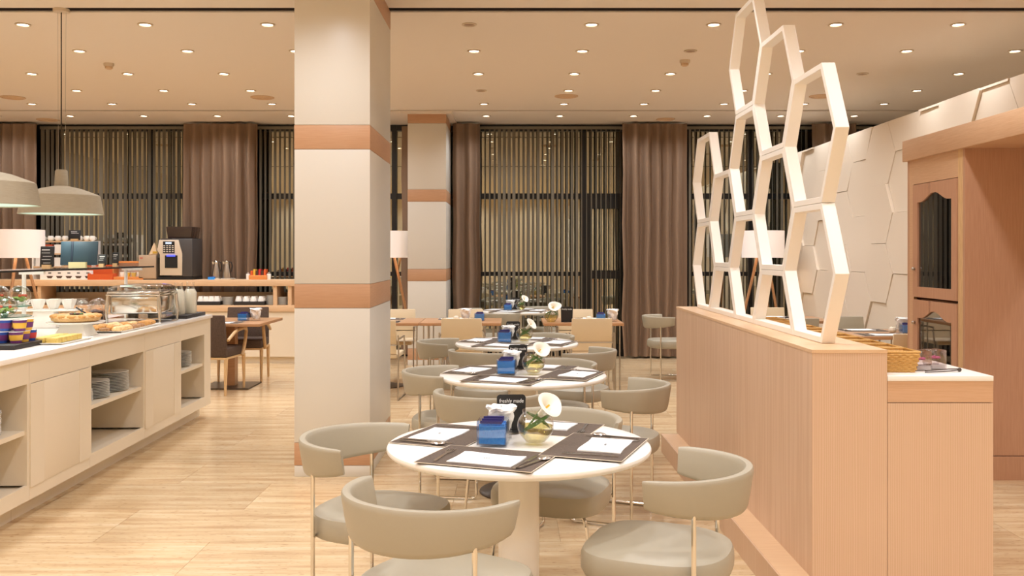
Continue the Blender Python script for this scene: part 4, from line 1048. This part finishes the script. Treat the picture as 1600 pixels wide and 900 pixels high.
# ------------------------------------------------------------------ long counter under the window
CY, CT, LZ = 12.5, 1.13, .786
lc = thing('window_counter', 'long two-tier cream and wood counter under the window', 'counter', (0, 0, 0))
x0c, x1c = -7.9, xa(458, 12.5) + .55
MB().box(x0c, x1c, CY, CY + .5, CT - .085, CT).build('upper_deck', 'shelf_wood', lc, bevel=.003)
MB().box(x0c, x1c, CY - .02, CY + .5, LZ - .085, LZ).build('lower_deck', 'shelf_wood', lc, bevel=.003)
MB().box(x0c, x1c, CY + .46, CY + .5, LZ, LZ + .16).build('back_board', 'wall', lc)
for px in (60, 185, 429, 452):
    x = xa(px, CY); MB().box(x - .025, x + .025, CY + .02, CY + .44, LZ, CT - .085).build('support', 'shelf_wood', lc)
MB().box(x0c, x1c, CY + .05, CY + .5, 0, .09).build('kick_board', 'buffet', lc)
xx = x0c
while xx < x1c - .1:
    MB().box(xx + .003, min(xx + .9, x1c) - .003, CY + .0, CY + .5, .09, LZ - .088).build('cabinet_front', 'buffet', lc); xx += .9
def onc(px, dy=.2, z=CT): return Vector((xa(px, CY + dy), CY + dy, z))
# coffee machine
cm = thing('coffee_machine', 'dark coffee machine with bean hopper and keypad on the counter', 'coffee machine', onc(282, .24), 0)
MB().box(-.235, .235, -.2, .2, .0, .04).build('drip_tray', 'black', cm); MB().box(-.06, .235, -.2, .2, .04, .56).build('body', 'machine', cm, bevel=.015)
MB().prism([(-.235, .30), (-.06, .30), (-.06, .56), (-.19, .56), (-.22, .50)], -.2, .2, 'y').build('head', 'machine', cm)
MB().box(-.235, -.06, .05, .2, .04, .30).build('rear_housing', 'machine', cm)
MB().prism([(-.21, .54), (.05, .54), (.075, .44), (.10, .36), (.10, .06), (-.20, .06), (-.20, .34), (-.235, .40)], -.222, -.2, 'y').build('front_plate', 'machine_face', cm, bevel=.003)
MB().box(-.155, .0, -.228, -.221, .36, .52).build('keypad', 'black', cm); MB().box(-.12, -.04, -.231, -.227, .485, .508).build('display', 'display', cm)
for i in range(4):
    for j in range(4): MB().box(-.148 + i * .038, -.125 + i * .038, -.231, -.227, .375 + j * .026, .389 + j * .026).build('button', 'button', cm, smooth=False)
MB().box(-.13, .04, -.228, -.2, .16, .33).build('cup_bay', 'black', cm); MB().box(-.10, .01, -.245, -.226, .315, .335).build('spout', 'blue_glow', cm)
MB().add([(-.12, -.15, .56), (.2, -.15, .56), (.2, .15, .56), (-.12, .15, .56), (-.14, -.17, .72), (.22, -.17, .72), (.22, .17, .72), (-.14, .17, .72)], [(0, 3, 2, 1), (4, 5, 6, 7), (0, 1, 5, 4), (1, 2, 6, 5), (2, 3, 7, 6), (3, 0, 4, 7)]).build('bean_hopper', 'hopper', cm, bevel=.01)
fr = thing('milk_cooler', 'small brushed metal milk cooler beside the coffee machine', 'cooler', onc(239, .24))
MB().box(-.12, .12, -.19, .19, .012, .335).build('body', 'fridge', fr, bevel=.006); MB().box(-.118, .118, -.2, -.191, .02, .33).build('door', 'fridge', fr, bevel=.003); MB().box(-.12, .12, -.18, .18, 0, .012).build('foot', 'black', fr); MB().box(-.1, -.06, -.203, -.2, .29, .3).build('badge', 'red', fr)
o = MB().lathe([(.0001, 0), (.075, .0), (.08, .01), (.0001, .175)], 5).build('paper_bag', 'kraft', loc=onc(241, .2, CT + .335), rotz=.5); tag(o, 'folded kraft paper cone on top of the milk cooler', 'paper bag')
MB().box(-.03, .03, -.068, -.064, .02, .05).build('printed_label', 'yellow', o)
tr_ = tray(onc(347, .16), .16, .10, 'white tray under the two carafes', 0)
for px, l in ((338, 'steel thermal carafe nearer the coffee machine'), (354.5, 'steel thermal carafe farther from the coffee machine')):
    t = thing('thermal_carafe', l, 'carafe', onc(px, .16, CT + .006), 0, 'steel thermal carafes')
    MB().lathe([(.0001, 0), (.058, 0), (.06, .02), (.056, .08), (.036, .18), (.03, .21)], 24).build('body', 'steel', t); MB().lathe([(.032, .21), (.034, .235), (.02, .25), (.0001, .252)], 18).build('lid', 'chrome', t)
    MB().tube([(.03, 0, .235), (.06, 0, .23), (.075, 0, .18), (.06, 0, .10)], .007, 8).build('handle', 'black', t); MB().prism([(-.05, .205), (-.03, .205), (-.028, .235), (-.055, .24)], -.012, .012, 'y').build('spout', 'chrome', t)
o = MB().box(-.045, .045, -.03, .03, 0, .035).build('napkin_box', 'blue', loc=onc(331, .09, CT)); tag(o, 'small blue box in front of the carafes', 'box')
MB().box(-.04, .04, -.025, .025, .035, .04).build('lid', 'cupblue', o)
t = thing('packet_basket', 'wooden box of colourful packets near the column', 'basket', onc(405, .2)); MB().box(-.12, .12, -.08, .08, 0, .06).build('box', 'orange_wood', t, bevel=.004)
for k in range(6): MB().box(-.105 + k * .036, -.075 + k * .036, -.05, .05, .06, .12 + .02 * (k % 2)).build('packet', ['orange', 'yellow', 'chocolate', 'red', 'chocolate', 'orange'][k], t)
for px, l in ((388, 'small glass shaker left of the packet box'), (420, 'small glass shaker right of the packet box')):
    t = thing('glass_shaker', l, 'shaker', onc(px, .18), 0, 'glass shakers'); MB().lathe([(.028, 0), (.03, .07), (.022, .08)], 16).build('body', 'porcelain', t); MB().lathe([(.024, .08), (.02, .1), (.0001, .1)], 14).build('cap', 'steel', t)
for k, (px, dz) in enumerate(((158, 0), (157, 0))):
    t = thing('orange_tray', f'orange wooden bread tray, {["in front", "standing tilted behind"][k]}', 'tray', onc(px + 2, .09 + .17 * k), 0, 'orange trays')
    h = .085 if k == 0 else .2
    MB().box(-.17, .17, -.07, .07, 0, .012).box(-.17, .17, -.07, -.058, .012, h * .9).box(-.17, .17, .058, .07, .012, h).build('box', 'orange', t); MB().box(-.17, -.158, -.058, .058, .012, h).build('end_board', 'orange', t); MB().box(.158, .17, -.058, .058, .012, h).build('end_board', 'orange', t)
t = thing('tea_shelf', 'wooden shelf box with white panel beside the milk cooler', 'shelf', onc(203, .3)); MB().box(-.2, .2, -.1, .1, .225, .25).build('top', 'orange_wood', t); MB().box(-.19, .19, .06, .1, 0, .225).build('panel', 'paper', t); MB().box(-.2, -.18, -.1, .1, 0, .225).build('side', 'orange_wood', t); MB().box(.18, .2, -.1, .1, 0, .225).build('side', 'orange_wood', t)
t = thing('wooden_tray', 'shallow wooden tray of jam pots beside the milk cooler', 'tray', onc(203, .1)); MB().box(-.2, .2, -.06, .06, 0, .04).build('tray', 'orange_wood', t, bevel=.003)
for k in range(4):
    o = MB().lathe([(.026, 0), (.034, .05), (.034, .055), (.0001, .057)], 14).build('jam_pot', ['porcelain', 'yellow', 'quiche', 'porcelain'][k], loc=onc(191 + k * 9, .1, CT + .04)); tag(o, f'small jam pot in the wooden tray, {["leftmost", "second from left", "third from left", "rightmost"][k]}', 'jam pot', 'jam pots'); MB().lathe([(.03, .057), (.03, .062), (.0001, .062)], 12).build('lid', 'paper', o)
t = thing('picture_panel', 'white panel printed with bowls leaning on the counter', 'panel', onc(104, .1)); MB().box(-.36, .36, -.008, .008, 0, .125).build('board', 'paper', t)
for k in range(5): MB().prism([(-.27 + k * .13, .05), (-.18 + k * .13, .05), (-.20 + k * .13, .018), (-.25 + k * .13, .018)], -.0095, -.008, 'y').build('printed_bowl', 'suede', t, smooth=False); MB().box(-.245 + k * .13, -.205 + k * .13, -.0095, -.008, .08, .1).build('printed_mark', 'ink', t, smooth=False)
rk = thing('tea_rack', 'white tea rack with round cups on top behind the folder', 'rack', onc(104, .36))
for x in (-.42, .40): MB().box(x, x + .02, -.12, .12, 0, .53).build('upright', 'porcelain', rk)
for z in (.16, .34, .51): MB().box(-.4, .4, -.12, .12, z, z + .02).build('shelf', 'shelf_wood', rk)
for k in range(6):
    for z in (.18, .36): MB().box(-.38 + k * .13, -.28 + k * .13, -.1, .05, z, z + .12).build('tea_box', ['paper', 'tomato', 'paper', 'kraft', 'paper', 'tomato'][k], rk)
for k, dx in enumerate((-.38, -.31, -.2, -.1, 0, .1, .2, .3, .38)):
    o = MB().lathe([(.02, 0), (.034, .012), (.04, .035), (.034, .066), (.029, .07)], 16).build('round_cup', 'porcelain', loc=onc(104, .36, CT + .53) + Vector((dx, -.04, 0))); tag(o, f'round white cup on top of the tea rack, {["first", "second", "third", "fourth", "fifth", "sixth", "seventh", "eighth", "ninth"][k]} from the left', 'cup', 'round cups on the tea rack'); MB().tube([(.036, 0, .05), (.055, 0, .045), (.055, 0, .025), (.036, 0, .02)], .004, 6).build('handle', 'porcelain', o)
board_sign(116, 12.75, 18, 17, 'small dark sign above the tea rack', z=CT + .53, lines=2)
# lower tier crockery
cupm = MB().lathe([(.026, 0), (.03, .004), (.044, .055), (.046, .07), (.042, .07), (.03, .012), (.0001, .01)], 18).mesh('cup', 'porcelain')
hand = MB().tube([(.043, 0, .058), (.064, 0, .056), (.066, 0, .03), (.038, 0, .022)], .0045, 6).mesh('handle', 'porcelain')
for ti, (pa, pb) in enumerate(((309, 347), (368, 416))):
    c = onc((pa + pb) / 2, .12, LZ); hx = (pb - pa) * 12.6 / F / 2
    o = MB().box(-hx, hx, -.1, .1, 0, .05).build('dark_tray', 'slate', loc=c, bevel=.003); tag(o, f'dark wooden tray of cups on the lower tier, {["left", "right"][ti]} one', 'tray', 'dark cup trays')
    for k in range(4):
        for r_ in range(2):
            q = c + Vector((-hx + .055 + k * (2 * hx - .11) / 3, -.045 + r_ * .09, .05 + .07))
            u = inst('coffee_cup', cupm, None, q, (PI, 0, random.uniform(-.6, .6))); inst('handle', hand, u)
            tag(u, f'upturned white coffee cup on the {["left", "right"][ti]} dark tray, {["front", "back"][r_]} row, {["first", "second", "third", "fourth"][k]} from left', 'cup', 'upturned coffee cups')
for px, n, l in ((357, 10, 'between the two cup trays'), (425, 12, 'right of the right cup tray'), (442, 10, 'nearest the big column')):
    plate_stack(onc(px, .13).x, CY + .13, LZ, n, .08, l)
for px, l in ((90, 'on the counter behind the salads'), (125, 'on the counter behind the bowls')):
    plate_stack(onc(px, .15).x, CY + .15, LZ, 8, .11, l)
for o_ in list(bpy.data.objects):
    if 'label' in o_ and o_['label'] == '': del o_['label']
